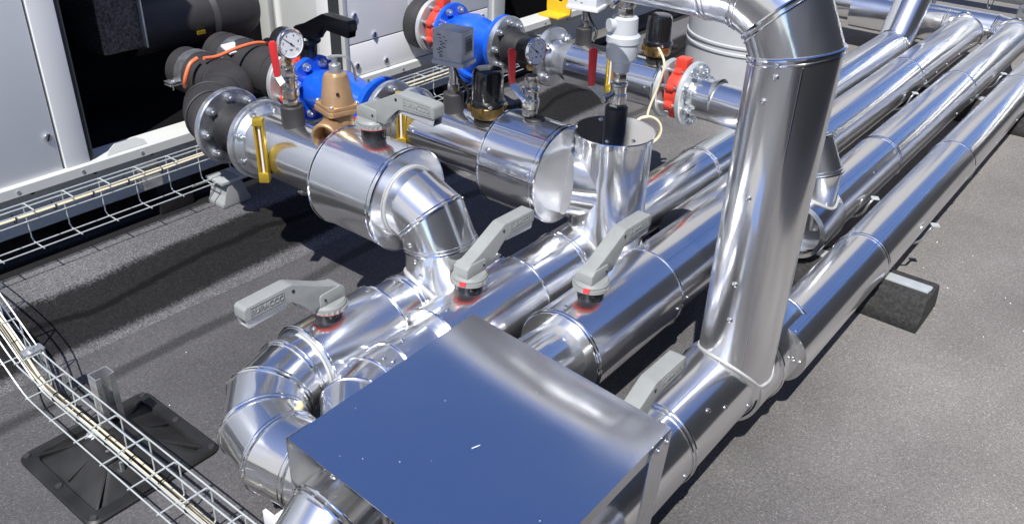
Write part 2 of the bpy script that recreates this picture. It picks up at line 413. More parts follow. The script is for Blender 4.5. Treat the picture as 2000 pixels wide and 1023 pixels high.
def mpath(label, pts, r, rings_at=(), name='clad_pipe', cat='pipe', m='alu', loc=None, seg=64):
    """pipe with mitred (lobster-back) joints at each path point"""
    t = thing(name, label, cat, loc or pts[-1], group='pipes clad in bright aluminium')
    b = nb(); tube(b, pts, r, seg, miter=True); obj('jacket', b, m, t, sharp=9)
    pts = [Vector(p) for p in pts]
    for i in range(1, len(pts)-1):
        if rings_at and i not in rings_at: continue
        d0 = (pts[i]-pts[i-1]).normalized(); d1 = (pts[i+1]-pts[i]).normalized(); tt = (d0+d1).normalized()
        k = 1/tt.dot(d1); ax = d1-d0; ax = ax.normalized() if ax.length > 1e-5 else None
        b = nb(); ring(b, pts[i], tt, r+.001, .003, 56, k, ax); obj('band', b, 'bead', t)
        b = nb(); ring(b, pts[i]-d0*.010, tt, r+.0006, .0016, 56, k, ax); obj('band', b, 'bead', t)
    return t
def arc(c, e1, e2, rad, a0, a1, n):
    c, e1, e2 = Vector(c), Vector(e1), Vector(e2)
    return [c + (e1*math.cos(R(a0+(a1-a0)*i/n)) + e2*math.sin(R(a0+(a1-a0)*i/n)))*rad for i in range(n+1)]

# near length of the first pipe, with its tee collar
t = thing('clad_pipe', 'short fat bright pipe under the upright riser, its near end beneath the sheet cover', 'pipe', (1.2, .545, .09), group='pipes clad in bright aluminium')
b = nb(); cyl(b, (.60, .545, .175), (1, 0, 0), .0854, 1.02, 72); obj('jacket', b, 'alu_x', t)
for x in (1.16, 1.42): band_at(t, .545, .175, .0854, x, gap=.012)
b = nb(); lathe(b, [(.0856, 0), (.0925, .001), (.0925, .10), (.0955, .102), (.0965, .262), (.094, .27), (.074, .285), (.06, .287)], (1.425, .540, .168), (1, 0, 0), 72); obj('tee_collar', b, 'alu', t)
for x in (1.53, 1.685):
    b = nb(); ring(b, (x, .540, .168), (1, 0, 0), .0965, .003); obj('band', b, 'bead', t)
seamstrip(t, (.62, .545-.0854*math.sin(R(12)), .175+.0854*math.cos(R(12))), (1.5, .545-.0854*math.sin(R(12)), .175+.0854*math.cos(R(12))), (0, -math.sin(R(12)), math.cos(R(12))))
for x, a in ((1.13, 92), (1.39, 92), (1.44, 70), (1.46, 55), (1.30, 60), (1.25, 45)): rivx(t, .545, .175, .0857, x, a)
for x, a in ((1.57, 70), (1.60, 86)): rivx(t, .535, .165, .0965, x, a)
# the upright riser and its elbow
RX, RY, RR = 1.451, .526, .0775
pts = [(RX, RY, .17), (RX, RY, .85)] + arc((RX, RY+.15, .85), (0, -1, 0), (0, 0, 1), .15, 22.5, 67.5, 2)[0:] + [(RX, RY+.15, 1.0), (RX, 2.6, 1.0)]
pts = [(RX, RY, .17), (RX, RY, .872), (RX, RY+.032, .936), (RX, RY+.095, .970), (RX, RY+.165, .974), (RX, 2.3, .974)]
t = mpath('tall upright bright riser pipe with a segmented elbow at the top', pts, RR, name='riser_pipe', loc=(RX, RY, .17), seg=80, m='alu_z')
saddle(t, RX, RY, RR+.001, .540, .170, .0925, .0028)
vd = Vector((-RX, -RY, 0)).normalized()
def on_riser(z, deg):
    a = math.atan2(vd.y, vd.x)+R(deg); nn = Vector((math.cos(a), math.sin(a), 0)); inst('rivet', RIV, t, Vector((RX, RY, z))+nn*RR, nn, 1.15)
for z, d in ((.80, -28), (.62, -24), (.44, -20), (.36, -18), (.865, -18), (.845, -18)): on_riser(z, d)
a = math.atan2(vd.y, vd.x)+R(12)
nn = Vector((math.cos(a), math.sin(a), 0)); seamstrip(t, Vector((RX, RY, .25))+nn*RR, Vector((RX, RY, .866))+nn*RR, nn, .0024)

# third row drop behind the riser
pts = [(2.38, 1.14, .395), (2.37, .95, .395), (2.30, .80, .395), (2.272, .725, .375), (2.264, .692, .32), (2.264, .689, .17)]
t = mpath('short bright drop pipe behind the tall riser, falling from the third row', pts, .062, name='drop_pipe', loc=(2.264, .689, .17))
b = nb(); lathe(b, [(.07, 0), (.082, .004), (.084, .012), (.084, .15), (.08, .165), (.07, .17)], (2.165, .689, .176), (1, 0, 0), 56); obj('tee_collar', b, 'alu_soft', t)
saddle(t, 2.264, .689, .063, .689, .176, .084, .003)

# far ends of the pipes and the headers behind
mpath('bright elbow at the far end of the second long pipe, turning to the back header', [(4.66, .689, .176), (4.74, .689, .176), (4.83, .715, .176), (4.86, .79, .176), (4.86, 1.7, .176)], .0768, name='elbow_pipe')
mpath('bright elbow at the far end of the third long pipe, turning left', [(4.60, .896, .182), (4.66, .896, .182), (4.72, .93, .182), (4.72, 1.0, .182), (4.72, 1.45, .182)], .0825, name='elbow_pipe')
mpath('sloping bright pipe rising at the far end of the capped tee pipe', [(4.14, 1.083, .178), (4.20, 1.083, .178), (4.95, 1.10, .95)], .0765, name='sloping_pipe', rings_at=(1,))
for i, (x, z, r, l) in enumerate(((5.15, .30, .085, 'bright header pipe lying lowest behind the far elbows'), (5.45, .52, .075, 'bright header pipe in the middle of the back rack'), (5.75, .78, .07, 'bright header pipe highest at the back of the rack'))):
    t = thing('header_pipe', l, 'pipe', (x, 2.4, z-r), group='header pipes at the back')
    b = nb(); cyl(b, (x, 1.15 if i == 0 else -.4, z), (0, 1, 0), r, 3.6, 48); obj('jacket', b, 'alu_soft', t)
    for y in (.9, 1.7, 2.4):
        b = nb(); ring(b, (x, y, z), (0, 1, 0), r+.001, .003); obj('band', b, 'bead', t)
t = thing('header_tank', 'pale grey horizontal tank behind the far pipe elbows', 'tank', (5.35, .9, .1))
b = nb(); lathe(b, [(0, 0), (.07, .0), (.085, .015), (.085, .8), (.07, .815), (0, .815)], (5.2, .55, .33), (0, 1, 0), 48); obj('shell', b, 'tank', t)
for y in (.75, 1.2):
    b = nb(); bx(b, (5.17, y-.02, 0), (5.23, y+.02, .26)); obj('leg', b, 'zinc', t)
b = nb(); tube(b, catmull([(4.02, 1.46, .0), (4.03, 1.45, .25), (4.07, 1.42, .45), (4.08, 1.40, 1.1)]), .042, 20)
tag(obj('insulated_hose', b, 'hose'), 'thick black insulated hose standing behind the tall riser', 'hose')
b = nb(); tube(b, [(4.0, 1.30, .50), (3.98, 1.28, .62)], .012, 10); tag(obj('red_lever', b, 'red_cast'), 'small red lever beside the black insulated hose', 'lever')

# ------------------------------------------------------------------ first row of valves at the front (along X)
def fatbody(parent, y, z, r, x0, x1, rs0=None, rs1=None, rb=True):
    """sheet metal box round a valve: drum with a cap at each end"""
    p = [(rs0 or r*.7, 0), (r-.002, .0), (r, .002), (r, x1-x0-.002), (r-.002, x1-x0), (rs1 or r*.7, x1-x0)]
    b = nb(); lathe(b, p, (x0, y, z), (1, 0, 0), 72); o = obj('valve_cover', b, 'alu_x', parent)
    for x in (x0+.004, x1-.004):
        b = nb(); ring(b, (x, y, z), (1, 0, 0), r, .003); obj('band', b, 'bead', parent)
    return o
# pipe A: from the first drop elbow to the left hand elbow
A_Y, A_Z = 1.215, .178
pts = [(1.46, A_Y, A_Z), (.86, A_Y, A_Z), (.80, A_Y-.008, A_Z), (.745, A_Y-.045, A_Z), (.715, A_Y-.10, A_Z), (.706, A_Y-.17, A_Z), (.706, A_Y-.27, A_Z), (.706, .70, A_Z)]
pts = [(1.44, A_Y, A_Z), (.845, A_Y, A_Z), (.775, A_Y-.02, A_Z-.005), (.722, A_Y-.075, A_Z-.015), (.705, A_Y-.145, A_Z-.02), (.715, A_Y-.22, A_Z-.02), (.75, .80, A_Z-.02)]
t = mpath('leftmost bright pipe with a fat segmented elbow turning under the sheet cover', pts, .082, name='elbow_pipe', loc=(1.1, A_Y, .1))
PA = t
fatbody(t, A_Y, A_Z, .094, .885, 1.10, .08, .08)
b = nb(); ring(b, (1.17, A_Y, A_Z), (1, 0, 0), .083, .003); ring(b, (1.182, A_Y, A_Z), (1, 0, 0), .083, .003); obj('band', b, 'bead', t)
b = nb(); ring(b, (.882, A_Y, A_Z), (1, 0, 0), .0825, .0025); obj('sealant_glare_bead', b, 'seal', t)  # pale ring standing for the glare at this joint
for x, a in ((.91, 5), (1.08, -10), (1.16, -10)): rivx(t, A_Y, A_Z, .0945 if x < 1.11 else .0823, x, a)
b = nb(); bmesh.ops.create_icosphere(b, subdivisions=3, radius=.009, matrix=Matrix.Translation((.768, 1.085, .225)) @ Matrix.Diagonal((.7, .8, 1.2, 1))); obj('foam_blob', b, 'foam', t)
# pipe C2: continues the fourth long pipe to the left, second elbow
B_Y, B_Z = 1.065, .178
pts = [(1.72, B_Y, B_Z), (1.06, B_Y, B_Z), (.92, B_Y-.006, B_Z), (.85, B_Y-.035, B_Z-.005), (.80, B_Y-.09, B_Z-.02), (.79, B_Y-.2, B_Z-.04), (.79, .70, B_Z-.05)]
t = thing('clad_pipe', 'bright pipe under the capped tee, stepping down in size towards the sheet cover', 'pipe', (1.3, B_Y, .09), group='pipes clad in bright aluminium')
PB = t
b = nb(); cyl(b, (1.40, B_Y, B_Z), (1, 0, 0), .086, .42, 72); obj('jacket', b, 'alu_x', t)
for x in (1.57, 1.80): band_at(t, B_Y, B_Z, .086, x, gap=.012)
fatbody(t, B_Y, B_Z, .092, 1.105, 1.41, .06, .08)
b = nb(); tube(b, [(1.12, B_Y, B_Z), (.93, B_Y, B_Z), (.87, B_Y-.02, B_Z), (.825, B_Y-.07, B_Z-.01), (.81, B_Y-.16, B_Z-.02), (.81, .72, B_Z-.03)], .070, 64, miter=True); obj('reducer', b, 'alu', t, sharp=9)
for p, d in (((.93, B_Y, B_Z), (1, .17, 0)), ((.87, B_Y-.02, B_Z), (.8, .6, 0)), ((.825, B_Y-.07, B_Z-.01), (.45, .9, 0)), ((.99, B_Y, B_Z), (1, 0, 0))):
    b = nb(); ring(b, p, d, .0715, .0028); obj('band', b, 'bead', t)
for x, a in ((.955, 10), (.965, 25), (1.02, 0)): rivx(t, B_Y, B_Z, .0703, x, a)
for x, a in ((1.14, 8), (1.36, -10)): rivx(t, B_Y, B_Z, .0923, x, a)
seamstrip(t, Vector((1.42, B_Y, B_Z))+Vector((0, -.34, .94))*.086, Vector((1.8, B_Y, B_Z))+Vector((0, -.34, .94))*.086, (0, -.34, .94))
# upright capped tee
t = thing('capped_tee', 'upright capped bright cylinder rising between the two handles', 'pipe', (1.716, 1.027, .17))
TP = t
b = nb(); lathe(b, [(.0945, .17), (.0945, .512)], (1.716, 1.027, 0), (0, 0, 1), 80); obj('jacket', b, 'alu_z', t)
b = nb(); lathe(b, [(.0945, .497), (.0972, .498), (.0972, .511), (.0955, .5125), (.03, .5127), (0, .5127)], (1.716, 1.027, 0), (0, 0, 1), 80); obj('cap', b, 'lid', t)
b = nb(); ring(b, (1.716, 1.027, .511), (0, 0, 1), .0975, .0022); obj('band', b, 'bead', t)
saddle(t, 1.716, 1.027, .0955, B_Y, B_Z, .087, .003)
for a in (200, 250, 60): inst('rivet', RIV, t, (1.716+.075*math.cos(R(a)), 1.027+.075*math.sin(R(a)), .5128), (0, 0, 1))
a = math.atan2(-1.027, -1.716)+R(72); nn = Vector((math.cos(a), math.sin(a), 0)); seamstrip(t, Vector((1.716, 1.027, .26))+nn*.0945, Vector((1.716, 1.027, .507))+nn*.0945, nn)
# pipe C3
C_Y, C_Z = .842, .182
t = thing('clad_pipe', 'fat bright pipe between the capped tee and the riser, running under the cover', 'pipe', (1.6, C_Y, .09), group='pipes clad in bright aluminium')
PC = t
b = nb(); cyl(b, (1.6, C_Y, C_Z), (1, 0, 0), .094, .42, 72); obj('jacket', b, 'alu_x', t)
fatbody(t, C_Y, C_Z, .102, 1.262, 1.625, .062, .09)
b = nb(); tube(b, [(1.265, C_Y, C_Z+.006), (1.20, C_Y-.005, .20), (.64, .795, .275), (.585, .79, .268), (.535, .787, .23), (.51, .785, .16), (.505, .785, .0)], .070, 64, miter=True); obj('reducer', b, 'alu', t, sharp=9)
for p_, d_ in (((.64, .795, .275), (1, .04, 0)), ((.585, .79, .268), (1, .0, .3)), ((.535, .787, .23), (1, 0, .9))):
    b = nb(); ring(b, p_, d_, .072, .003); ring(b, Vector(p_)+Vector((.01, 0, .002)), d_, .0716, .002); obj('band', b, 'bead', t)
for p_ in ((.612, .80, .342), (.625, .785, .344)): inst('rivet', RIV, t, p_, (0, -.05, 1), 1.3)
b = nb(); ring(b, (1.259, C_Y-.002, C_Z+.006), (1, 0, 0), .064, .004); obj('sealant_glare_bead', b, 'seal', t)
b = nb(); ring(b, (1.274, C_Y, C_Z), (1, 0, 0), .1025, .003); obj('band', b, 'bead', t)
for x, a in ((1.30, -8), (1.60, 92), (1.66, 92), (1.9, 92)): rivx(t, C_Y, C_Z, .1022 if x < 1.62 else .0942, x, a)
seamstrip(t, Vector((1.63, C_Y, C_Z))+Vector((0, -.42, .907))*.094, Vector((2.0, C_Y, C_Z))+Vector((0, -.42, .907))*.094, (0, -.42, .907))
# ------------------------------------------------------------------ rows coming from the chillers (along Y)
def flange(parent, x, y, z, r, th, m='zinc', nbolt=8, face=-1, br=None, bolts=True, hub=None, both=False, ph=22.5, bs=1):
    b = nb(); rb = .045
    lathe(b, [(0, 0), (r-.003, 0), (r, .003), (r, th-.003), (r-.003, th), (0, th)], (x, y, z), (0, face, 0), 64)
    if hub: lathe(b, [(hub*1.35, th-.001), (hub*1.1, th+.02), (hub, th+.028), (0, th+.028)], (x, y, z), (0, face, 0), 48)
    f = obj('flange', b, m, parent)
    if bolts:
        br = br or r*.79
        for i in range(nbolt):
            a = R(ph+360/nbolt*i); p = Vector((x+br*math.cos(a), y+face*th, z+br*math.sin(a)))
            inst('bolt', BOLT, f, p, (0, face, 0), bs)
    return f
def ypipe(parent, x, z, r, y0, y1, m='alu_y', name='jacket'):
    b = nb(); cyl(b, (x, y0, z), (0, -1, 0), r, y0-y1, 64); return obj(name, b, m, parent)
def ydrum(parent, x, z, r, y0, y1, rin):
    b = nb(); L = y0-y1
    lathe(b, [(rin, 0), (r-.002, 0), (r, .002), (r, L-.002), (r-.002, L), (rin, L)], (x, y0, z), (0, -1, 0), 80); o = obj('valve_cover', b, 'alu_y', parent)
    for y in (y0-.004, y1+.004):
        b = nb(); ring(b, (x, y, z), (0, 1, 0), r, .0032, 64); obj('band', b, 'bead', parent)
    b = nb(); ring(b, (x, y1+.016, z), (0, 1, 0), r+.0002, .002, 64); obj('band', b, 'bead', parent)
# row 1
X1, Z1 = 1.271, .40
t = thing('clad_pipe', 'bright pipe of the nearest row with a wide drum and a dropping elbow', 'pipe', (X1, 1.5, .28), group='pipes clad in bright aluminium')
ypipe(t, X1, Z1, .080, 1.80, 1.46)
ydrum(t, X1, Z1, .1205, 1.500, 1.288, .078)
e = [(X1, 1.31, Z1), (X1, 1.268, Z1), (X1, 1.215, Z1-.022), (X1, 1.188, Z1-.075), (X1, 1.190, .18)]
b = nb(); tube(b, e, .0815, 72, miter=True); obj('elbow', b, 'alu', t, sharp=9)
V = [Vector(p) for p in e]
for i in (2, 3):
    d0 = (V[i]-V[i-1]).normalized(); d1 = (V[i+1]-V[i]).normalized(); tt = (d0+d1).normalized(); ax = (d1-d0).normalized(); k = 1/tt.dot(d1)
    b = nb(); ring(b, V[i], tt, .0825, .003, 56, k, ax); obj('band', b, 'bead', t)
    b = nb(); ring(b, V[i]-d0*.009, tt, .082, .0018, 56, k, ax); obj('band', b, 'bead', t)
b = nb(); ring(b, (X1, 1.285, Z1), (0, 1, 0), .083, .003); obj('sealant_glare_bead', b, 'seal', t)  # white glare between drum and elbow, put in as a pale bead
saddle(t, X1, 1.190, .0822, 1.215, .178, .083, .0045)
nn = Vector((-.55, -.62, .56)).normalized(); b = nb(); cyl(b, (X1-.048, 1.160, .371), nn, .0105, .004, 20); obj('plug', b, 'cream', t)
for p, nn in (((-.0815, 1.21, .345), (-1, 0, 0)), ((-.0805, 1.193, .31), (-1, -.15, 0)), ((-.080, 1.175, .28), (-1, -.2, 0))): inst('rivet', RIV, t, (X1+p[0], p[1], p[2]), nn, 1.1)
for y in (1.315, 1.6): rivy(t, X1, Z1, .1206 if y < 1.5 else .0805, y, -12)
a = 38; nn = Vector((-math.sin(R(a)), 0, math.cos(R(a)))); seamstrip(t, Vector((X1, 1.79, Z1))+nn*.08, Vector((X1, 1.50, Z1))+nn*.08, nn); seamstrip(t, Vector((X1, 1.495, Z1))+nn*.1205, Vector((X1, 1.295, Z1))+nn*.1205, nn)
flange(t, X1, 1.832, Z1, .104, .02, 'zinc', 8, -1, hub=.07)
b = nb(); cyl(b, (X1, 1.685, Z1+.07), (0, 0, 1), .0285, .06, 32, .003); obj('stub', b, 'hose', t)
ROW1 = t
def bellows(label, x, y0, y1, z, r, fr, fth=.02):
    t = thing('rubber_joint', label, 'joint', (x, (y0+y1)/2, z-fr), group='rubber expansion joints')
    flange(t, x, y0, z, fr, fth, 'zinc', 8, -1, ph=0)
    L = y0-fth-y1; b = nb()
    lathe(b, [(r*.9, 0), (r*1.12, .012), (r*.95, .022), (r*.85, L*.4), (r*1.08, L*.5), (r*.85, L*.6), (r*.95, L-.02), (r*1.15, L-.01), (r*1.15, L)], (x, y0-fth, z), (0, -1, 0), 48); obj('bellows', b, 'rubber', t)
    return t
bellows('zinc flanged black rubber joint between the black elbow and the nearest row', X1, 1.972, 1.833, Z1, .062, .104)
# black insulated pipework behind row 1
t = thing('insulated_pipe', 'thick black insulated elbow pipe feeding the nearest flange', 'pipe', (X1, 2.1, .3), group='black insulated pipes')
XB = 1.462
b = nb(); tube(b, catmull([(X1, 1.985, Z1), (X1+.002, 2.03, Z1), (X1+.03, 2.10, Z1), (X1+.10, 2.15, Z1), (XB-.03, 2.19, Z1), (XB, 2.25, Z1), (XB, 2.30, Z1), (XB, 2.46, Z1)], 5), .070, 36); obj('jacket', b, 'hose', t)
for p, d, r, q in (((X1, 1.995, Z1), (0, 1, 0), .080, .012), ((X1+.008, 2.055, Z1), (.25, 1, 0), .072, .004), ((X1+.05, 2.12, Z1), (.8, 1, 0), .0705, .004), ((X1+.12, 2.16, Z1), (1, .6, 0), .0705, .004), ((XB, 2.27, Z1), (.1, 1, 0), .0705, .003), ((XB, 2.34, Z1), (0, 1, 0), .0705, .003)):
    b = nb(); ring(b, p, d, r, q, 32); obj('lap', b, 'hose', t)
def clamp(label, x, y, z, r):
    t = thing('pipe_clamp', label, 'clamp', (x, y, z), group='zinc pipe clamps')
    b = nb(); P = [Vector((x+r*math.cos(R(a)), y, z+r*math.sin(R(a)))) for a in range(-10, 195, 8)]
    for A, B in zip(P, P[1:]): pass
    rows = [[b.verts.new(p+Vector((0, s, 0))+ (p-Vector((x, y, z))).normalized()*k) for s, k in ((-.018, 0), (.018, 0), (.018, .003), (-.018, .003))] for p in P]
    for A, B in zip(rows, rows[1:]):
        for i in range(4): b.faces.new((A[i], A[(i+1) % 4], B[(i+1) % 4], B[i])).smooth = True
    obj('strap', b, 'zinc', t)
    b = nb(); bx(b, (x-r-.038, y-.018, z-.004), (x-r+.002, y+.018, z), .001); bx(b, (x-r-.038, y-.018, z-.013), (x-r+.002, y+.018, z-.009), .001); obj('lug', b, 'zinc', t)
    b = nb(); hexnut(b, (x-r-.02, y, z-.001), (0, 0, 1), .006, .005); cyl(b, (x-r-.02, y, z-.03), (0, 0, 1), .003, .03, 10); obj('bolt', b, 'screw', t)
clamp('zinc clamp on the nearer black insulated pipe', XB, 2.39, Z1, .071)
# row 2
X2, Z2 = 1.624, .40
t = thing('clad_pipe', 'bright pipe of the middle row with a wide drum beside the capped tee', 'pipe', (X2, 1.4, .28), group='pipes clad in bright aluminium')
ROW2 = t
ypipe(t, X2, Z2, .076, 1.58, 1.24); ydrum(t, X2, Z2, .122, 1.285, 1.105, 0)
b = nb(); tube(b, [(X2+.01, 1.106, Z2-.02), (X2+.07, 1.05, Z2-.03)], .082, 48); obj('outlet', b, 'alu', t)
for y in (1.26, 1.13): rivy(t, X2, Z2, .122, y, 75 if y < 1.2 else 62)
for y, a in ((1.55, 80), (1.31, 80)): rivy(t, X2, Z2, .0762, y, a)
for a, y0, y1, r in ((30, 1.57, 1.285, .076), (30, 1.28, 1.11, .122), (82, 1.57, 1.285, .076), (82, 1.28, 1.11, .122)):
    nn = Vector((-math.sin(R(a)), 0, math.cos(R(a)))); seamstrip(t, Vector((X2, y0, Z2))+nn*r, Vector((X2, y1, Z2))+nn*r, nn)
flange(t, X2, 1.632, Z2, .098, .018, 'zinc', 8, -1, hub=.066)
for x, y, nm in ((X2, 1.468, 'stub'),):
    b = nb(); cyl(b, (x, y, Z2+.06), (0, 0, 1), .027, .065, 32, .003); obj(nm, b, 'hose', t)
b = nb(); cyl(b, (X2, 1.2, Z2+.11), (0, 0, 1), .026, .016, 28, .003); obj('stub', b, 'rubber', t)
b = nb(); cyl(b, (X2, 1.352, Z2+.065), (0, 0, 1), .034, .022, 32, .003); obj('stub', b, 'rubber', t)
bellows('zinc flanged black rubber joint half hidden behind the first row handle', X2, 1.715, 1.633, Z2, .055, .098, .018)
def strainer(label, x, z, y0, y1, r, fr):
    """y-strainer: flange, bellied body, sloping leg with a bolted cover"""
    t = thing('strainer', label, 'strainer', (x, (y0+y1)/2, z-fr), group='blue pipe strainers')
    for y, f in ((y0, -1), (y1+.018, -1)):
        b = nb(); lathe(b, [(0, 0), (fr-.004, 0), (fr, .004), (fr, .014), (fr-.004, .018), (0, .018)], (x, y, z), (0, f, 0), 56); fl = obj('flange', b, 'blue', t)
        for i in range(4 if fr < .09 else 8):
            n_ = 4 if fr < .09 else 8
            a = R(45+360/n_*i) if n_ == 4 else R(22.5+45*i)
            if y == y0: inst('bolt', BOLT, fl, (x+fr*.78*math.cos(a), y-.018, z+fr*.78*math.sin(a)), (0, -1, 0), 1.05)
    L = y0-y1; P = [(0, 0), (.05, .0), (.16, .010), (.32, .018), (.5, .02), (.68, .012), (.84, .0), (1, 0)]
    b = nb()
    pr = [(r*.82, .015), (r*.92, .04), (r*1.14, L*.32), (r*1.2, L*.45), (r*1.05, L*.62), (r*.85, L*.78), (r*.8, L-.03), (r*.95, L-.017)]
    lathe(b, pr, (x, y0, z), (0, -1, 0), 48)
    d = Vector((0, .62, -.78)).normalized(); o = Vector((x, y1+L*.30, z+.0))
    lathe(b, [(r*.92, .0), (r*.9, L*.42), (r*.86, L*.5), (r*1.1, L*.51), (r*1.1, L*.56), (r*1.02, L*.565), (r*1.02, L*.585), (r*1.1, L*.59), (r*1.1, L*.64), (r*.6, L*.68), (0, L*.68)], o, d, 40)
    obj('body', b, 'blue', t)
    return t
strainer('blue flanged strainer behind the bronze relief valve', X2, Z2, 2.045, 1.735, .066, .1)
def butterfly(label, x, y, z, r, lever=True):
    t = thing('butterfly_valve', label, 'valve', (x, y, z-r), group='red butterfly valves')
    b = nb(); lathe(b, [(r*.62, 0), (r*.76, .004), (r*.78, .012), (r*.78, .036), (r*.76, .044), (r*.62, .048)], (x, y+.024, z), (0, -1, 0), 48)
    for a in range(0, 360, 45):
        c = Vector((x+r*.78*math.cos(R(a+22.5)), y, z+r*.78*math.sin(R(a+22.5)))); cyl(b, c+Vector((0, .013, 0)), (0, -1, 0), .0135, .026, 16, .003)
    bx(b, (x-.02, y-.02, z+r*.75), (x+.02, y+.02, z+r*1.15), .004); obj('body', b, 'red_cast', t)
    f = flange(t, x, y+.052, z, r, .018, 'galv', 8, -1, bolts=False)
    for a in range(0, 360, 45):
        b = nb(); c = Vector((x+r*.79*math.cos(R(a+22.5)), y, z+r*.79*math.sin(R(a+22.5)))); cyl(b, c+Vector((0, .06, 0)), (0, -1, 0), .0065, .12, 12); obj('stud', b, 'zinc', t)
    return t
butterfly('red butterfly valve behind the blue strainer of the middle row, under the black handle', X2, 2.085, Z2, .1)
t = thing('insulated_pipe', 'straight black insulated pipe entering the chiller beside the nearer elbow', 'pipe', (X2, 2.6, .3), group='black insulated pipes')
b = nb(); cyl(b, (X2, 2.15, Z2), (0, 1, 0), .076, .35, 36); obj('jacket', b, 'hose', t)
for y in (2.2, 2.34, 2.47):
    b = nb(); ring(b, (X2, y, Z2), (0, 1, 0), .0765, .0025, 32); obj('lap', b, 'hose', t)
clamp('zinc clamp on the farther black insulated pipe', X2, 2.40, Z2, .077)
# row 3
X3, Z3 = 2.38, .40
t = thing('clad_pipe', 'bright pipe of the farthest row between the blue strainer and the red valve', 'pipe', (X3, 1.45, .3), group='pipes clad in bright aluminium')
ROW3 = t
ypipe(t, X3, Z3, .074, 1.60, 1.262)
b = nb(); lathe(b, [(.072, 0), (.055, .05), (.053, .07), (.06, .085)], (X3, 1.60, Z3), (0, 1, 0), 40); obj('cone', b, 'zinc', t)
flange(t, X3, 1.71, Z3, .1, .022, 'zinc', 4, -1, ph=45, bs=1.3); 
b = nb(); ring(b, (X3, 1.266, Z3), (0, 1, 0), .076, .004); obj('band', b, 'bead', t)
for a in (32, 70):
    nn = Vector((-math.sin(R(a)), 0, math.cos(R(a)))); seamstrip(t, Vector((X3, 1.59, Z3))+nn*.074, Vector((X3, 1.27, Z3))+nn*.074, nn)
for y, a in ((1.585, 80), (1.29, 84)): rivy(t, X3, Z3, .0742, y, a)
b = nb(); cyl(b, (X3, 1.575, Z3+.055), (0, 0, 1), .027, .07, 28, .003); obj('stub', b, 'hose', t)
b = nb(); cyl(b, (X3, 1.30, Z3+.06), (0, 0, 1), .031, .03, 28, .003); obj('stub', b, 'rubber', t)
bellows('black rubber joint with a zinc flange behind the second pressure gauge', X3, 1.908, 1.712, Z3, .06, .1)
strainer('blue flanged strainer in front of the grey sensor box', X3, Z3, 2.165, 1.91, .066, .1)
butterfly('red butterfly valve against the chiller panel, its neck cut by the frame top', X3, 2.20, Z3, .1)
butterfly('red butterfly valve between two white flanges in front of the grey tank', X3, 1.20, Z3, .092)
t = thing('reducer_pipe', 'zinc cone with a white flange leading to the pipe behind the riser', 'pipe', (X3, 1.1, .3))
flange(t, X3, 1.168, Z3, .1, .018, 'galv', 8, -1, bs=1.3)
b = nb(); lathe(b, [(.058, 0), (.048, .02), (.050, .04), (.067, .08)], (X3, 1.15, Z3), (0, -1, 0), 40); obj('cone', b, 'zinc', t)
t = thing('insulated_pipe', 'short black insulated boot entering the chiller panel behind the red valve', 'pipe', (X3, 2.3, .3), group='black insulated pipes')
b = nb(); lathe(b, [(.07, 0), (.092, .02), (.095, .05), (.088, .12), (0, .12)], (X3, 2.252, Z3), (0, 1, 0), 36); obj('jacket', b, 'hose', t)
b = nb(); cyl(b, (X3, 2.20, Z3+.115), (0, 0, 1), .022, .2, 24); tag(obj('valve_neck', b, 'rubber'), 'black neck of the red valve against the chiller panel', 'valve neck')

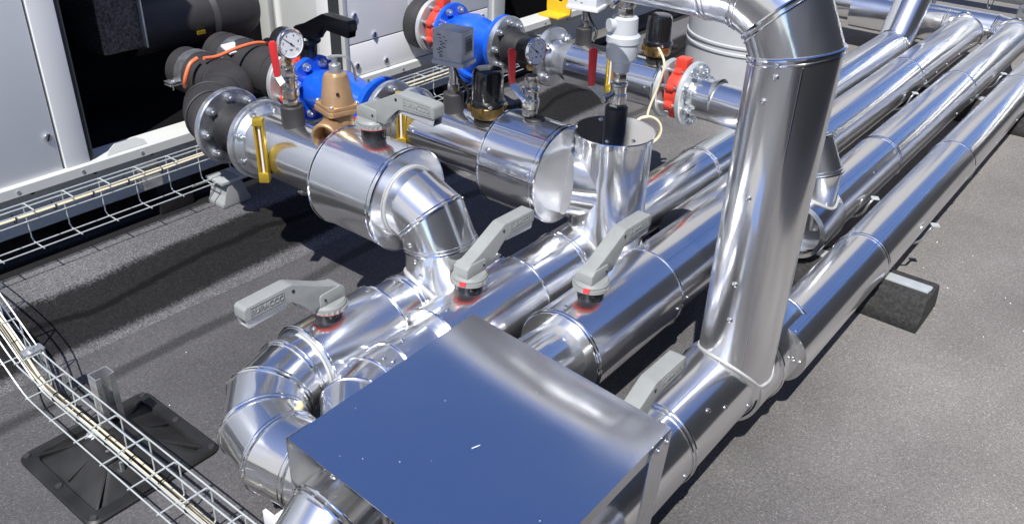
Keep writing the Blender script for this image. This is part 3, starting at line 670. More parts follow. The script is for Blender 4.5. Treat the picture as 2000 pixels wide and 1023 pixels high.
# ------------------------------------------------------------------ lever handles
def make_handle(mk, red=True, label=''):
    t = thing('lever_valve', label, 'valve handle')
    b = nb(); lathe(b, [(.026, -.012), (.0285, .0), (.0295, .014), (.030, .032), (0, .032)], (0, 0, 0), (0, 0, 1), 32); obj('stem', b, 'gloss_black', t, False)
    b = nb()
    teeth = []
    for i in range(44):
        a = 2*math.pi*i/44; rr = .0415
        if math.cos(a) > -.2 and i % 2: rr = .0370
        teeth.append((rr*math.cos(a), rr*math.sin(a)))
    prism(b, teeth, (0, 0, .037), (1, 0, 0), (0, 1, 0), .008, .001)
    lathe(b, [(.0385, .04), (.039, .046), (.035, .052), (0, .052)], (0, 0, 0), (0, 0, 1), 40)
    obj('disc', b, mk, t, False)
    b = nb(); cyl(b, (0, 0, .0315), (0, 0, 1), .0385, .0022, 40); obj('underside', b, 'red_cast' if red else 'black_plastic', t, False)
    if red:
        b = nb(); box(b, (-.0385, -.013, .041), (.006, .014, .009), Matrix.Rotation(R(20), 3, 'Z')); obj('marker', b, 'red', t, False)
    b = nb(); cyl(b, (-.012, -.022, .026), (0, 0, 1), .0035, .008, 10); cyl(b, (.02, -.016, .026), (0, 0, 1), .0035, .008, 10); obj('screw', b, 'screw', t, False)
    prof = [(-.030, .050), (-.031, .072), (-.024, .080), (.012, .092), (.092, .133), (.100, .135), (.200, .133), (.206, .128), (.207, .107), (.203, .101), (.118, .105), (.100, .102), (.082, .088), (.066, .068), (.056, .052)]
    b = nb(); prism(b, prof, (0, 0, 0), (1, 0, 0), (0, 0, 1), .034, .0035); h = obj('handle', b, mk, t, False)
    b = nb(); prism(b, [(-.032, .0495), (-.032, .074), (-.02, .082), (.03, .080), (.034, .074), (.034, .053), (.030, .0495)], (0, 0, 0), (1, 0, 0), (0, 0, 1), .041, .004); obj('hub', b, mk, t, False)
    b = nb()
    for s in (-1, 1): prism(b, [(.104, .104), (.108, .090), (.200, .086), (.2045, .104)], (0, s*.0125, 0), (1, 0, 0), (0, 0, 1), .002)
    prism(b, [(.105, .089), (.198, .084), (.200, .0865), (.107, .092)], (0, 0, 0), (1, 0, 0), (0, 0, 1), .025); obj('trigger', b, 'boxgrey' if red else mk, t, False)
    b = nb(); prism(b, [(.066, .066), (.098, .100), (.086, .088), (.068, .058)], (0, 0, 0), (1, 0, 0), (0, 0, 1), .010); obj('rib', b, mk, t, False)
    for s in (-1, 1):
        for (x, z, w) in ((.094, .120, .0035), (.022, .066, .003)):
            b = nb(); cyl(b, (x, s*(.0172 if x > .05 else .0217), z), (0, s, 0), w, .0008, 12); obj('pin', b, 'ink', t, False)
    if red:
        for s in (-1, 1):
            rot = Matrix.Rotation(R(90), 4, 'X') if s < 0 else Matrix.Rotation(R(180), 4, 'Z') @ Matrix.Rotation(R(90), 4, 'X')
            text_mesh('BURACCO', .0165, .0007, mk, h, Matrix.Translation((.155, s*.0174, .1185)) @ rot)
            b = nb()
            for z in (.1085, .1285): bx(b, (.116, s*.0168, z-.0006), (.194, s*.0178, z+.0006))
            for x in (.116, .194): bx(b, (x-.0006, s*.0168, .1085), (x+.0006, s*.0178, .1285))
            obj('text_frame', b, mk, h, False)
    return t
GH = 'grey lever handles on the valves'
hp = make_handle('grey_plastic', True, 'x'); hp['group'] = GH
place(hp, (.960, 1.22, .262), math.pi, 'light grey lever handle on the leftmost pipe, pointing left over the bare roof')
place(hp, (1.235, 1.07, .262), 0, 'light grey lever handle in front of the dropping elbow, pointing at the capped tee')
place(hp, (1.372, .842, .276), 0, 'light grey lever handle nearest the upright riser, standing before the capped tee')
place(hp, (1.008, .545, .230), 0, 'light grey lever handle half hidden behind the right corner of the sheet cover')
place(hp, (X1+.01, 1.405, .518), -math.pi/2, 'light grey lever handle on the wide drum beside the bronze valve')
hb = make_handle('black_plastic', False, 'x')
place(hb, (X2, 2.05, .505), -math.pi/2, 'black lever handle above the red valve of the middle row')

# ------------------------------------------------------------------ gauges, ball valves, thermometers
def make_ballvalve(label, x, y, z, h=.12, lever=None, grip=True):
    """nickel ball valve standing on a stub, h tall; lever = list of points"""
    t = thing('ball_valve', label, 'valve', (x, y, z), group='small ball valves')
    b = nb(); k = h/.12
    lathe(b, [(.014, 0), (.017, .004*k), (.017, .022*k), (.021, .026*k), (.022, .034*k), (.022, .05*k), (.019, .054*k), (.019, .074*k), (.0215, .078*k), (.0215, .084*k), (.016, .088*k), (.0145, .1*k), (.015, .118*k), (0, .118*k)], (x, y, z), (0, 0, 1), 28)
    hexnut(b, (x, y, z+.004*k), (0, 0, 1), .0205, .018*k); hexnut(b, (x, y, z+.088*k), (0, 0, 1), .0185, .022*k)
    obj('body', b, 'nickel', t)
    if lever:
        L = [Vector(p) for p in lever]
        b = nb(); cyl(b, (x, y, z+.06*k), (L[0]-Vector((x, y, z+.06*k))), .008, (L[0]-Vector((x, y, z+.06*k))).length+.004, 14); hexnut(b, L[0], (L[0]-Vector((x, y, L[0].z))), .010, .007); obj('spindle', b, 'nickel', t)
        b = nb(); d = (L[1]-L[0]); prism(b, [(0, -.007), (d.length, -.008), (d.length, .008), (0, .007)], L[0], d, d.cross(Vector((x, y, L[0].z))-L[0]) if False else Vector((0, -1, 0)).cross(d).cross(d)*-1 if False else d.cross(Vector((0.55, .83, 0))), .003); obj('lever', b, 'zinc', t)
        b = nb(); d = (L[2]-L[1]); s = d.cross(Vector((.6, .8, 0))).normalized()
        prism(b, [(-.002, -.0075), (d.length-.006, -.0095), (d.length, -.005), (d.length, .005), (d.length-.006, .0095), (-.002, .0075)], L[1], d, s, .012, .003); obj('grip', b, 'red', t)
    return t
def make_gauge(label, x, y, z, r=.034, n=(-.1, -1, .06)):
    n = Vector(n).normalized(); t = thing('pressure_gauge', label, 'gauge', (x, y, z-.06), group='round pressure gauges')
    c = Vector((x, y, z)); q = n.to_track_quat('Z', 'Y').to_matrix().to_4x4(); T = Matrix.Translation(c) @ q
    u = q @ Vector((1, 0, 0)); v = q @ Vector((0, 1, 0))
    b = nb(); lathe(b, [(0, -.040), (r*.92, -.040), (r, -.034), (r, .0), (r*.93, .002)], c, n, 48); obj('case', b, 'black_plastic', t)
    b = nb(); lathe(b, [(r*.90, -.001), (r*.90, .003), (r*.97, .004), (r*1.01, .001), (r*1.01, -.004)], c, n, 48); obj('bezel', b, 'bead', t)
    b = nb(); cyl(b, c-n*.0005, n, r*.9, .001, 40); d = obj('dial', b, 'glass', t)
    b = nb(); e = c+n*.0008
    for i in range(28):
        a = R(225-270*i/27); L = .13 if i % 3 == 0 else .07; p0 = u*math.cos(a)+v*math.sin(a)
        prism(b, [(r*(.84-L), -.0004), (r*.84, -.0004), (r*.84, .0004), (r*(.84-L), .0004)], e, p0, n.cross(p0), .0004)
    obj('scale', b, 'ink', d)
    for i, s in enumerate(('0', '2', '4', '6', '8', '10')):
        a = R(225-54*i); p = e + (u*math.cos(a)+v*math.sin(a))*r*.58
        text_mesh(s, r*.22, .0001, 'ink', d, Matrix.Translation(p) @ q, 'numeral')
    text_mesh('bar', r*.2, .0001, 'ink', d, Matrix.Translation(e - v*r*.38) @ q, 'unit_mark')
    a = R(140); p0 = u*math.cos(a)+v*math.sin(a)
    b = nb(); prism(b, [(-r*.3, -.0011), (r*.75, -.0004), (r*.75, .0004), (-r*.3, .0011)], c+n*.0016, p0, n.cross(p0), .0006); cyl(b, c+n*.0012, n, .0025, .0014, 14); obj('needle', b, 'ink', d)
    b = nb(); cyl(b, (x-n.x*.018, y-n.y*.018, z-r-.016), (0, 0, 1), .007, .02, 16); hexnut(b, (x-n.x*.018, y-n.y*.018, z-r-.012), (0, 0, 1), .0095, .009); obj('stem', b, 'brass', t)
    return t
make_ballvalve('nickel ball valve with a red grip under the left pressure gauge', X1, 1.685, .528, .105, [(X1-.035, 1.66, .592), (X1-.058, 1.65, .625), (X1-.063, 1.650, .708)])
make_gauge('black cased pressure gauge in front of the black handle', X1, 1.665, .685, .036)
make_ballvalve('nickel ball valve with a dark red grip under the right pressure gauge', X2, 1.216, .525, .105, [(X2-.035, 1.20, .57), (X2-.045, 1.24, .615), (X2-.046, 1.242, .698)])
make_gauge('black cased pressure gauge in front of the rubber joint of the farthest row', X2, 1.205, .688, .033)
# bronze relief valve
def relief():
    x, y, z = 1.30, 1.585, .475
    t = thing('relief_valve', 'cast bronze relief valve on the nearest pipe beside the wide drum', 'valve', (x, y, z))
    ax = Vector((-.93, -.36, -.05)).normalized()
    b = nb(); lathe(b, [(.018, 0), (.020, .01), (.030, .03), (.033, .045), (.030, .062), (.027, .068)], (x, y, z-.005), (0, 0, 1), 32)
    c = Vector((x, y, z+.035)); lathe(b, [(.0255, 0), (.0265, .03), (.029, .034), (.029, .06), (.027, .063), (.0235, .063), (.0235, .02), (0, .02)], c, ax, 36); obj('body', b, 'bronze', t)
    b = nb(); cyl(b, c+ax*.0205, ax, .0232, .001, 30); obj('bore', b, 'ink', t)
    b = nb(); u = Vector((.97, -.22, 0)).normalized(); w = Vector((0, 0, 1)).cross(u)
    prism(b, [(-.036, -.03), (-.03, -.036), (.03, -.036), (.036, -.03), (.036, .03), (.03, .036), (-.03, .036), (-.036, .03)], (x, y, z+.072), u, w, .010, .002)
    prism(b, [(-.034, -.028), (-.028, -.034), (.028, -.034), (.034, -.028), (.034, .028), (.028, .034), (-.028, .034), (-.034, .028)], (x, y, z+.081), u, w, .007, .002); obj('collar', b, 'bronze', t)
    b = nb(); lathe(b, [(.033, 0), (.0315, .008), (.0245, .052), (.022, .058), (.014, .061), (0, .061)], (x, y, z+.084), (0, 0, 1), 32); obj('bonnet', b, 'bronze', t)
    nn = (-(x)*u - y*w); 
    b = nb(); cyl(b, (x-.017, y-.0225, z+.110), (-.6, -.8, .1), .0035, .003, 12); obj('vent_hole', b, 'ink', t)
    for sx, sy in ((-1, -1), (1, -1), (1, 1), (-1, 1)):
        p = Vector((x, y, z+.084))+u*.028*sx+w*.028*sy; b = nb(); cyl(b, p, (0, 0, 1), .0045, .005, 12, .001); obj('screw', b, 'zinc', t)
    b = nb(); cyl(b, (x, y, z+.144), (0, 0, 1), .012, .018, 18, .001); cyl(b, (x, y, z+.159), (0, 0, 1), .006, .014, 12); obj('spindle', b, 'zinc', t)
    b = nb(); P = catmull([(x-.014, y+.004, z+.174), (x, y, z+.177), (x+.022, y-.010, z+.172), (x+.034, y-.014, z+.152), (x+.038, y-.016, z+.122)], 5)
    for A, B in zip(P, P[1:]):
        d = (B-A); prism(b, [(0, -.006), (d.length+.001, -.006), (d.length+.001, .006), (0, .006)], A, d, Vector((.4, .9, 0)), .0022)
    obj('lever', b, 'zinc', t); t.scale = (1.22,)*3; t.location = (1.315, 1.565, .452)
relief()
def thermometer(label, x, y, z, h, rot=0):
    t = thing('thermometer', label, 'thermometer', (x, y, z), group='gold framed thermometers')
    q = Matrix.Rotation(rot, 3, 'Z'); O = Vector((x, y, z))
    def P(a, bb, c): return O+q @ Vector((a, bb, c))
    b = nb()
    for s in (-1, 1): box(b, P(0, s*.010, h/2), (.020, .005, h), q, .001)
    box(b, P(.006, 0, h/2), (.004, .016, h-.02), q)
    box(b, P(0, 0, h-.008), (.022, .026, .018), q, .002); box(b, P(0, 0, .012), (.022, .026, .026), q, .002); obj('frame', b, 'yellow', t)
    b = nb(); cyl(b, P(-.002, 0, .02), (0, 0, 1), .003, h-.035, 12); obj('tube', b, 'white', t)
    b = nb(); tube(b, [P(.004, 0, .012), P(.035, 0, .016), P(.06, 0, .02)], .011, 16); hexnut(b, P(.03, 0, .015), q @ Vector((1, 0, 0)), .013, .012); obj('socket', b, 'rubber', t)
    return t
thermometer('gold framed thermometer across the nearest zinc flange', 1.178, 1.698, .352, .165, R(38))
thermometer('gold framed thermometer behind the first row handle', 1.545, 1.585, .365, .15, R(38))
thermometer('gold framed thermometer on the farthest row behind the capped tee valves', 2.295, 1.41, .37, .155, R(38))
def capped_sensor(label, x, y, z, k=1):
    t = thing('flow_sensor', label, 'sensor', (x, y, z), group='domed black flow sensors')
    b = nb(); lathe(b, [(.035*k, 0), (.043*k, .004), (.046*k, .014), (.046*k, .032), (.042*k, .036), (0, .036)], (x, y, z), (0, 0, 1), 36)
    for a in (20, 140, 200, 320): bx(b, (x+.047*k*math.cos(R(a))-.006, y+.047*k*math.sin(R(a))-.006, z+.018), (x+.047*k*math.cos(R(a))+.006, y+.047*k*math.sin(R(a))+.006, z+.036), .002)
    obj('base', b, 'brass', t)
    b = nb(); lathe(b, [(.048*k, .036), (.048*k, .046), (.044*k, .050), (.041*k, .115), (.037*k, .124), (.028*k, .127), (0, .127)], (x, y, z), (0, 0, 1), 40); obj('cap', b, 'gloss_black', t)
    b = nb(); cyl(b, (x, y, z-.01), (0, 0, 1), .031*k, .012, 28); obj('neck', b, 'rubber', t)
    for a in (230, 300): inst('screw', RIV, t, (x+.047*k*math.cos(R(a)), y+.047*k*math.sin(R(a)), z+.04), (math.cos(R(a)), math.sin(R(a)), .2), 1.1)
    b = nb(); cyl(b, (x+.04*k, y-.03*k, z+.02), (.8, -.6, 0), .008, .022, 14); obj('gland', b, 'black_plastic', t)
capped_sensor('black domed sensor on the middle row beside the right gauge', X2, 1.352, .488, .95)
capped_sensor('black domed sensor on the farthest row in front of the grey tank', X3, 1.30, .492, .92)
def sensor_box(label, x, y, z, zt, m, w=.08, h=.085):
    t = thing('control_box', label, 'control box', (x, y, z), group='small sensor boxes')
    b = nb(); hexnut(b, (x, y, z), (0, 0, 1), .0165, .026); cyl(b, (x, y, z), (0, 0, 1), .012, zt-z, 20); obj('stem', b, 'nickel', t)
    q = Matrix.Rotation(R(12), 3, 'Z')
    b = nb(); box(b, (x, y, zt+h/2), (w*.75, w, h), q, .004); obj('housing', b, m, t)
    b = nb(); box(b, Vector((x, y, zt+.001))+q @ Vector((-.002, -.003, 0)), (w*.8, w*1.1, .012), q, .003); obj('lid', b, m, t)
    fx = q @ Vector((.002, -w*.5-.0006, 0)); b = nb(); box(b, Vector((x, y, zt+h*.55))+fx, (.036, .003, .044), q, .001); obj('window', b, 'grey_plastic', t)
    b = nb()
    for i in range(5): box(b, Vector((x, y, zt+h*.55))+fx+q @ Vector(((i-2)*.006, -.002, 0)), (.0018, .001, .022), q)
    for s in (-1, 1): box(b, Vector((x, y, zt+h*.55+s*.014))+fx+q @ Vector((0, -.002, 0)), (.026, .001, .0022), q)
    obj('marking', b, 'shade_print', t)
    b = nb(); fy = q @ Vector((-w*.375-.001, 0, 0))
    for i in range(14): box(b, Vector((x, y, zt+h*(.2+.05*i)))+fy+q @ Vector((0, random.choice((.02, .022, .004))+random.uniform(-.006, .006), 0)), (.0012, random.uniform(.004, .011), .0016), q)
    obj('print', b, 'shade_print', t)
    b = nb(); tube(b, catmull([(x-.02, y-.02, zt), (x-.015, y-.03, zt-.03), (x+.012, y-.04, zt-.075), (x+.016, y-.03, zt-.11)]), .004, 8); obj('lead', b, 'black_plastic', t)
sensor_box('grey cast sensor box with a small window in front of the blue strainer', X2, 1.468, .522, .608, 'boxgrey', .085, .085)
sensor_box('pale sensor box cut by the top of the picture above the yellow lug', X3, 1.575, .522, .592, 'white', .10, .1)
# stack on the capped tee
x, y = 1.716, 1.027
b = nb(); cyl(b, (x, y, .50), (0, 0, 1), .027, .075, 32, .003); obj('stub', b, 'rubber', TP)
make_ballvalve('nickel ball valve with a red grip on top of the capped tee', x, y, .563, .10, [(x-.04, y+.01, .60), (x-.065, y+.035, .635), (x-.066, y+.036, .722)])
t = thing('plastic_union', 'pale grey plastic union standing on the capped tee', 'fitting', (x, y, .66))
b = nb(); lathe(b, [(.020, 0), (.022, .02), (.024, .024), (.034, .03), (.0365, .036), (.0365, .068), (.039, .07), (.039, .084), (.036, .087), (.032, .090), (.030, .125), (.026, .128), (0, .128)], (x, y, .66), (0, 0, 1), 36); obj('body', b, 'union', t)
b = nb(); tube(b, [(x, y, .77), (x-.035, y+.02, .77)], .015, 18); obj('side_port', b, 'union', t)
b = nb(); bx(b, (x+.027, y-.012, .755), (x+.034, y-.002, .78), .001); obj('tag', b, 'yellow_paint', t)
make_ballvalve('nickel ball valve with a red grip above the plastic union', x, y, .786, .11, [(x-.04, y+.01, .82), (x-.06, y+.03, .845), (x-.061, y+.031, .93)])
b = nb(); tube(b, catmull([(2.33, 1.27, .53), (2.305, 1.25, .535), (2.29, 1.22, .50), (2.285, 1.23, .43), (2.268, 1.24, .37)] + [(2.262+.045*math.cos(R(a))*.61-.0002*i, 1.24-.045*math.cos(R(a))*.79-.0002*i, .295+.045*math.sin(R(a))) for i, a in enumerate(range(90, -640, -30))], 4), .0038, 8)
tag(obj('cable_loop', b, 'cream'), 'coiled cream cable hanging below the farthest pipe beside the red valve', 'cable')
b = nb(); tube(b, catmull([(2.20, 1.47, .02), (2.19, 1.47, .10), (2.19, 1.46, .17), (2.2, 1.455, .24)]), .004, 8); tube(b, catmull([(2.21, 1.46, .02), (2.205, 1.462, .10), (2.2, 1.455, .18)]), .004, 8)
tag(obj('cable_tail', b, 'cream'), 'cream cable tail hanging under the farthest pipe', 'cable')

# ------------------------------------------------------------------ sheet metal cover
def lid():
    t = thing('sheet_cover', 'large flat bright sheet metal cover on legs in the foreground', 'cover', (.78, .62, 0))
    a, bb, c, d = Vector((.576, .855, .408)), Vector((.995, .853, .420)), Vector((.990, .438, .392)), Vector((.571, .440, .380))
    b = nb(); N = 14; g = []
    for i in range(N+1):
        row = []
        for j in range(N+1):
            u, v = i/N, j/N; p = (a*(1-u)+bb*u)*(1-v)+(d*(1-u)+c*u)*v
            s = 4*u*(1-u)*4*v*(1-v); row.append(b.verts.new(p+Vector((0, 0, .0030*s))))
        g.append(row)
    top = []
    for i in range(N):
        for j in range(N): f = b.faces.new((g[i][j+1], g[i+1][j+1], g[i+1][j], g[i][j])); f.smooth = True; top.append(f)
    r = bmesh.ops.extrude_face_region(b, geom=top)
    for v in r['geom']:
        if isinstance(v, bmesh.types.BMVert): v.co.z -= .0012
    bmesh.ops.recalc_face_normals(b, faces=b.faces); obj('top_sheet', b, 'lid', t)
    def strip(p0, p1, h, nm, out):
        p0, p1 = Vector(p0), Vector(p1); dd = p1-p0; L = dd.length
        b = nb(); prism(b, [(0, -h), (L, -h), (L, -.0016), (0, -.0016)], p0-Vector(out)*.0015, dd, (0, 0, 1), .0012); obj(nm, b, 'alu_soft', t)
    strip(d, c, .026, 'flange', (0, -1, 0)); strip(bb, a, .026, 'flange', (0, 1, 0))
    strip(c, bb, .02, 'flange', (1, 0, 0))
    # legs: flat strips
    def leg(pts, thick, n):
        b = nb(); o = Vector(pts[0]); u = (Vector(pts[1])-o).normalized(); n = Vector(n).normalized(); v = n.cross(u)
        prism(b, [((Vector(p)-o).dot(u), (Vector(p)-o).dot(v)) for p in pts], o, u, v, thick); obj('leg', b, 'alu_soft', t)
    yc = .436
    leg([(.988, yc, .386), (.93, yc, .380), (.875, yc, .0), (.928, yc, .0)], .002, (0, -1, 0))
    leg([(.575, yc, .374), (.625, yc, .374), (.615, yc, 0), (.575, yc, 0)], .002, (0, -1, 0))
    leg([(.578, .862, .404), (.625, .862, .404), (.665, .866, .26), (.620, .872, 0), (.578, .872, 0)], .002, (0, 1, 0))
    leg([(.99, .856, .412), (.95, .856, .40), (.95, .856, 0), (.99, .856, 0)], .002, (0, 1, 0))
    for x_ in (.972, .945): inst('rivet', RIV, t, (x_, yc-.0015, .378), (0, -1, 0), 1.25)
    random.seed(3)
    b = nb()
    def on_lid(x_, y_):
        u = (x_-.576)/.419; v = (.855-y_)/.417; p = (a*(1-u)+bb*u)*(1-v)+(d*(1-u)+c*u)*v; return p+Vector((0, 0, .0030*4*u*(1-u)*4*v*(1-v)+.0003))
    for i in range(9):
        p = on_lid(random.uniform(.60, .97), random.uniform(.47, .83)); lathe(b, [(random.uniform(.0004, .0009), 0), (0, .0002)], p, (0, 0, 1), 7)
    obj('dust', b, 'paper', t)['kind'] = 'stuff'
    b = nb(); p0, p1 = on_lid(.746, .638), on_lid(.760, .633); dd = p1-p0; prism(b, [(0, -.0005), (dd.length*.5, -.0008), (dd.length, -.0003), (dd.length, .0003), (dd.length*.5, .0006), (0, .0004)], p0, dd, Vector((0, 0, 1)).cross(dd), .0003); obj('scratch', b, 'paper', t)
lid()

# ------------------------------------------------------------------ mesh cable trays
def tray_wires(parent, path, back, w, hgt, pitch, start=0.0):
    """C shaped wire tray lying on its side along a path; back = unit vector from the open side to the back wire wall"""
    P = [Vector(p) for p in path]; bk = Vector(back); Z = Vector((0, 0, 1)); rw = .0018
    offs = [(-w, 0), (-w*.42, 0), (0, hgt*.5), (-w, hgt), (-w*.40, hgt), (0, hgt)]
    for k, (a, h) in enumerate(offs):
        b = nb(); tube(b, catmull([p+bk*a+Z*h for p in P], 4), rw, 8); obj('long_wire', b, 'galv', parent)
    C = catmull(P, 12); s = -start; last = C[0]; i = 0; pos = []
    for A, B in zip(C, C[1:]):
        L = (B-A).length
        while s + L >= pitch*len(pos): pos.append(A+(B-A)*((pitch*len(pos)-s)/L if L else 0))
        s += L
    for p in pos:
        b = nb(); q = [p+bk*a+Z*h for a, h in ((-w-.004, -.003), (-.008, -.003), (0, .006), (.002, hgt-.008), (-.006, hgt+.003), (-w-.004, hgt+.003))]
        tube(b, q, rw, 8); obj('cross_wire', b, 'galv', parent)
t = thing('cable_tray', 'galvanised wire cable tray running along the chiller base', 'cable tray', (.9, 2.14, .1), group='wire cable trays')
tray_wires(t, [(.05, 2.158, .180), (.6, 2.158, .180), (1.2, 2.158, .180), (2.9, 2.158, .180)], (0, 1, 0), .058, .102, .1, .03-.002)
b = nb(); bx(b, (1.10, 2.163, .20), (1.16, 2.185, .27), .003); obj('bracket', b, 'zinc', t)
t = thing('cable_tray', 'galvanised wire cable tray descending across the roof over the black base plate', 'cable tray', (.58, 1.5, 0), group='wire cable trays')
tray_wires(t, [(.575, 2.10, .19), (.575, 2.0, .188), (.575, 1.91, .176), (.575, 1.85, .146), (.575, 1.78, .100), (.575, 1.725, .066), (.575, 1.67, .057), (.575, 1.5, .055), (.575, 1.2, .054), (.575, .7, .054)], (1, 0, 0), .056, .088, .1, .02)
b = nb(); box(b, (.560, 1.725, .158), (.045, .026, .005), None, .001); box(b, (.578, 1.725, .14), (.004, .03, .04), None, .001); cyl(b, (.556, 1.725, .16), (0, 0, 1), .008, .007, 12); obj('coupler', b, 'zinc', t)
def cables(label, groups, m):
    b = nb()
    for g in groups: tube(b, catmull(g, 6), .0031, 8)
    return tag(obj('cable_bundle', b, m), label, 'cable', 'cream control cables')
j = lambda s: random.uniform(-s, s)
def ties(parent, pts, r=.011):
    for p in pts:
        b = nb(); ring(b, p[0], p[1], r, .0016, 16); obj('cable_tie', b, 'ink', parent)
c1 = cables('cream cables tied along the tray by the chiller', [[(x_, 2.126+k*.008+j(.003), .262+k*.003+j(.004)) for x_ in (.1, .5, .8, 1.1, 1.5, 2.2, 2.8)] for k in range(2)], 'cream')
ties(c1, [((x_, 2.13, .264), (1, 0, 0)) for x_ in (.74, .84, .94, 1.04, 1.14)])
c2 = cables('cream cables lying inside the descending tray', [[(.555+k*.009+j(.002), yy, zz+.010+k*.002) for yy, zz in ((2.08, .19), (2.0, .188), (1.91, .176), (1.85, .146), (1.78, .10), (1.725, .066), (1.67, .057), (1.5, .055), (1.3, .054), (1.1, .054), (.75, .054))] for k in range(2)], 'cream')
ties(c2, [((.560, y_, .066), (0, 1, 0)) for y_ in (1.66, 1.56, 1.45, 1.36, 1.26, 1.17, 1.08)])
# base plate of the tray stand
def stand():
    t = thing('tray_stand', 'square black plastic base plate with a zinc post carrying the descending tray', 'stand', (.578, 1.47, 0))
    cx, cy, s = .582, 1.468, .146
    def sq(h, k, rr=.022):
        o = []
        for qx, qy, a0 in ((1, 1, 0), (-1, 1, 90), (-1, -1, 180), (1, -1, 270)):
            for i in range(5):
                a = R(a0+90*i/4); o.append((cx+qx*(s*k-rr)+rr*math.cos(a), cy+qy*(s*k-rr)+rr*math.sin(a), h))
        return o
    b = nb(); L = [sq(0, 1), sq(.006, 1), sq(.010, .975), sq(.010, .82), sq(.004, .80), sq(.008, .74), sq(.034, .46, .014), sq(.046, .30, .012), sq(.048, .24, .010)]
    L[6] = [(cx+(x_-cx)*.95, y_, z_) for x_, y_, z_ in L[6]]
    rows = [[b.verts.new(p) for p in r] for r in L]
    for A, B in zip(rows, rows[1:]):
        for i in range(20): b.faces.new((A[i], A[(i+1) % 20], B[(i+1) % 20], B[i])).smooth = True
    b.faces.new(rows[-1])
    for dx, dy in ((1, 0), (-1, 0), (0, 1), (0, -1)): prism(b, [(.03, .040), (.112, .004), (.112, .013), (.03, .050)], (cx, cy, 0), (dx, dy, 0), (0, 0, 1), .005, .001)
    for a in (45, 135, 225, 315):
        u = Vector((math.cos(R(a)), math.sin(R(a)), 0)); prism(b, [(.05, .036), (.165, .004), (.165, .012), (.05, .046)], (cx, cy, 0), u, (0, 0, 1), .006, .0015)
    obj('base_plate', b, 'base', t)
    for dx in (-1, 0, 1):
        for dy in (-1, 0, 1):
            if dx or dy:
                b = nb(); lathe(b, [(.0075, .0), (.0065, .003), (.0045, .0032), (0, .0025)], (cx+dx*.131, cy+dy*.131, .010), (0, 0, 1), 14); obj('hole_rim', b, 'hose', t)
    px, py = .604, 1.52; b = nb()
    bx(b, (px-.0205, py-.016, .03), (px-.018, py+.016, .175)); bx(b, (px+.018, py-.016, .03), (px+.0205, py+.016, .175))
    bx(b, (px-.018, py+.0135, .03), (px+.018, py+.016, .175)); bx(b, (px-.018, py-.016, .03), (px-.009, py-.0135, .175)); bx(b, (px+.009, py-.016, .03), (px+.018, py-.0135, .175)); obj('post', b, 'zinc', t)
    b = nb(); cyl(b, (.552, 1.512, .044), (-.3, .2, 1), .014, .003, 20); cyl(b, (.552, 1.512, .047), (-.3, .2, 1), .010, .008, 16, .002); obj('bolt', b, 'zinc', t)
    for dy in (.0, -.05):
        b = nb(); bx(b, (.545, 1.44+dy, .02), (.551, 1.446+dy, .05)); obj('slot_strip', b, 'zinc', t)
stand()
b = nb(); bx(b, (.655, .985, .016), (.74, 1.075, .020), .001); bx(b, (.652, 1.02, .004), (.66, 1.08, .045), .001)
tag(obj('white_plate', b, 'paper'), 'white plate under the near corner of the sheet cover beside the tray end', 'plate')

# ------------------------------------------------------------------ pipe support blocks
def support(label, x, y0, y1, first=[None]):
    t = thing('support_block', label, 'support', (x, (y0+y1)/2, 0), group='black rubber support blocks')
    b = nb(); L = y1-y0
    prism(b, [(-.085, 0), (.085, 0), (.085, .03), (.062, .085), (.052, .092), (-.052, .092), (-.062, .085), (-.085, .03)], (x, (y0+y1)/2, 0), (1, 0, 0), (0, 0, 1), L, .008); obj('block', b, 'block', t)
    b = nb(); bx(b, (x-.020, y0+.012, .080), (x+.020, y1-.02, .096), .001); bx(b, (x-.004, y0+.010, .070), (x+.020, y0+.0125, .094)); obj('channel', b, 'galv', t)
    return t
support('black rubber support block sticking out beside the nearest long pipe', 2.25, .318, 1.20)
support('black rubber support block farther along under the long pipes', 4.0, .335, 1.20)
for i, (x_, y_, z_, r_, l) in enumerate(((2.45, .496, .172, .072, 'thin zinc clip on the nearest long pipe near its support block'), (2.50, .689, .176, .0766, 'thin zinc clip on the second long pipe behind the riser'), (3.55, .896, .182, .0817, 'thin zinc clip on the third long pipe'), (4.1, .689, .176, .0766, 'thin zinc clip at the far end of the second long pipe'))):
    t = thing('pipe_clip', l, 'clip', (x_, y_, z_-r_), group='thin zinc pipe clips')
    b = nb(); tube(b, catmull([(x_, y_-r_*.2, z_-r_-.002), (x_, y_-r_*.95, z_-r_*.7), (x_+.01, y_-r_-.012, z_-r_*.2), (x_+.02, y_-r_-.018, z_+.0)]), .0035, 8); obj('wire', b, 'zinc', t)
    b = nb(); box(b, (x_+.022, y_-r_-.022, z_+.004), (.022, .022, .004), Matrix.Rotation(R(30), 3, 'Z'), .001); obj('tab', b, 'galv', t)
# angle feet under the plinth side pipe and the rail
t = thing('rail_foot', 'grey cast foot under the chiller rail below the nearest flange', 'foot', (1.30, 2.10, .1))
b = nb(); prism(b, [(-.05, 0), (.05, 0), (.05, .014), (.032, .036), (.022, .085), (-.022, .085), (-.032, .036), (-.05, .014)], (1.335, 2.115, .10), (1, 0, 0), (0, 0, 1), .075, .005); obj('cast_body', b, 'grey_foot', t)
b = nb(); bx(b, (1.29, 2.075, .184), (1.38, 2.155, .175), .001); obj('plate', b, 'galv', t)

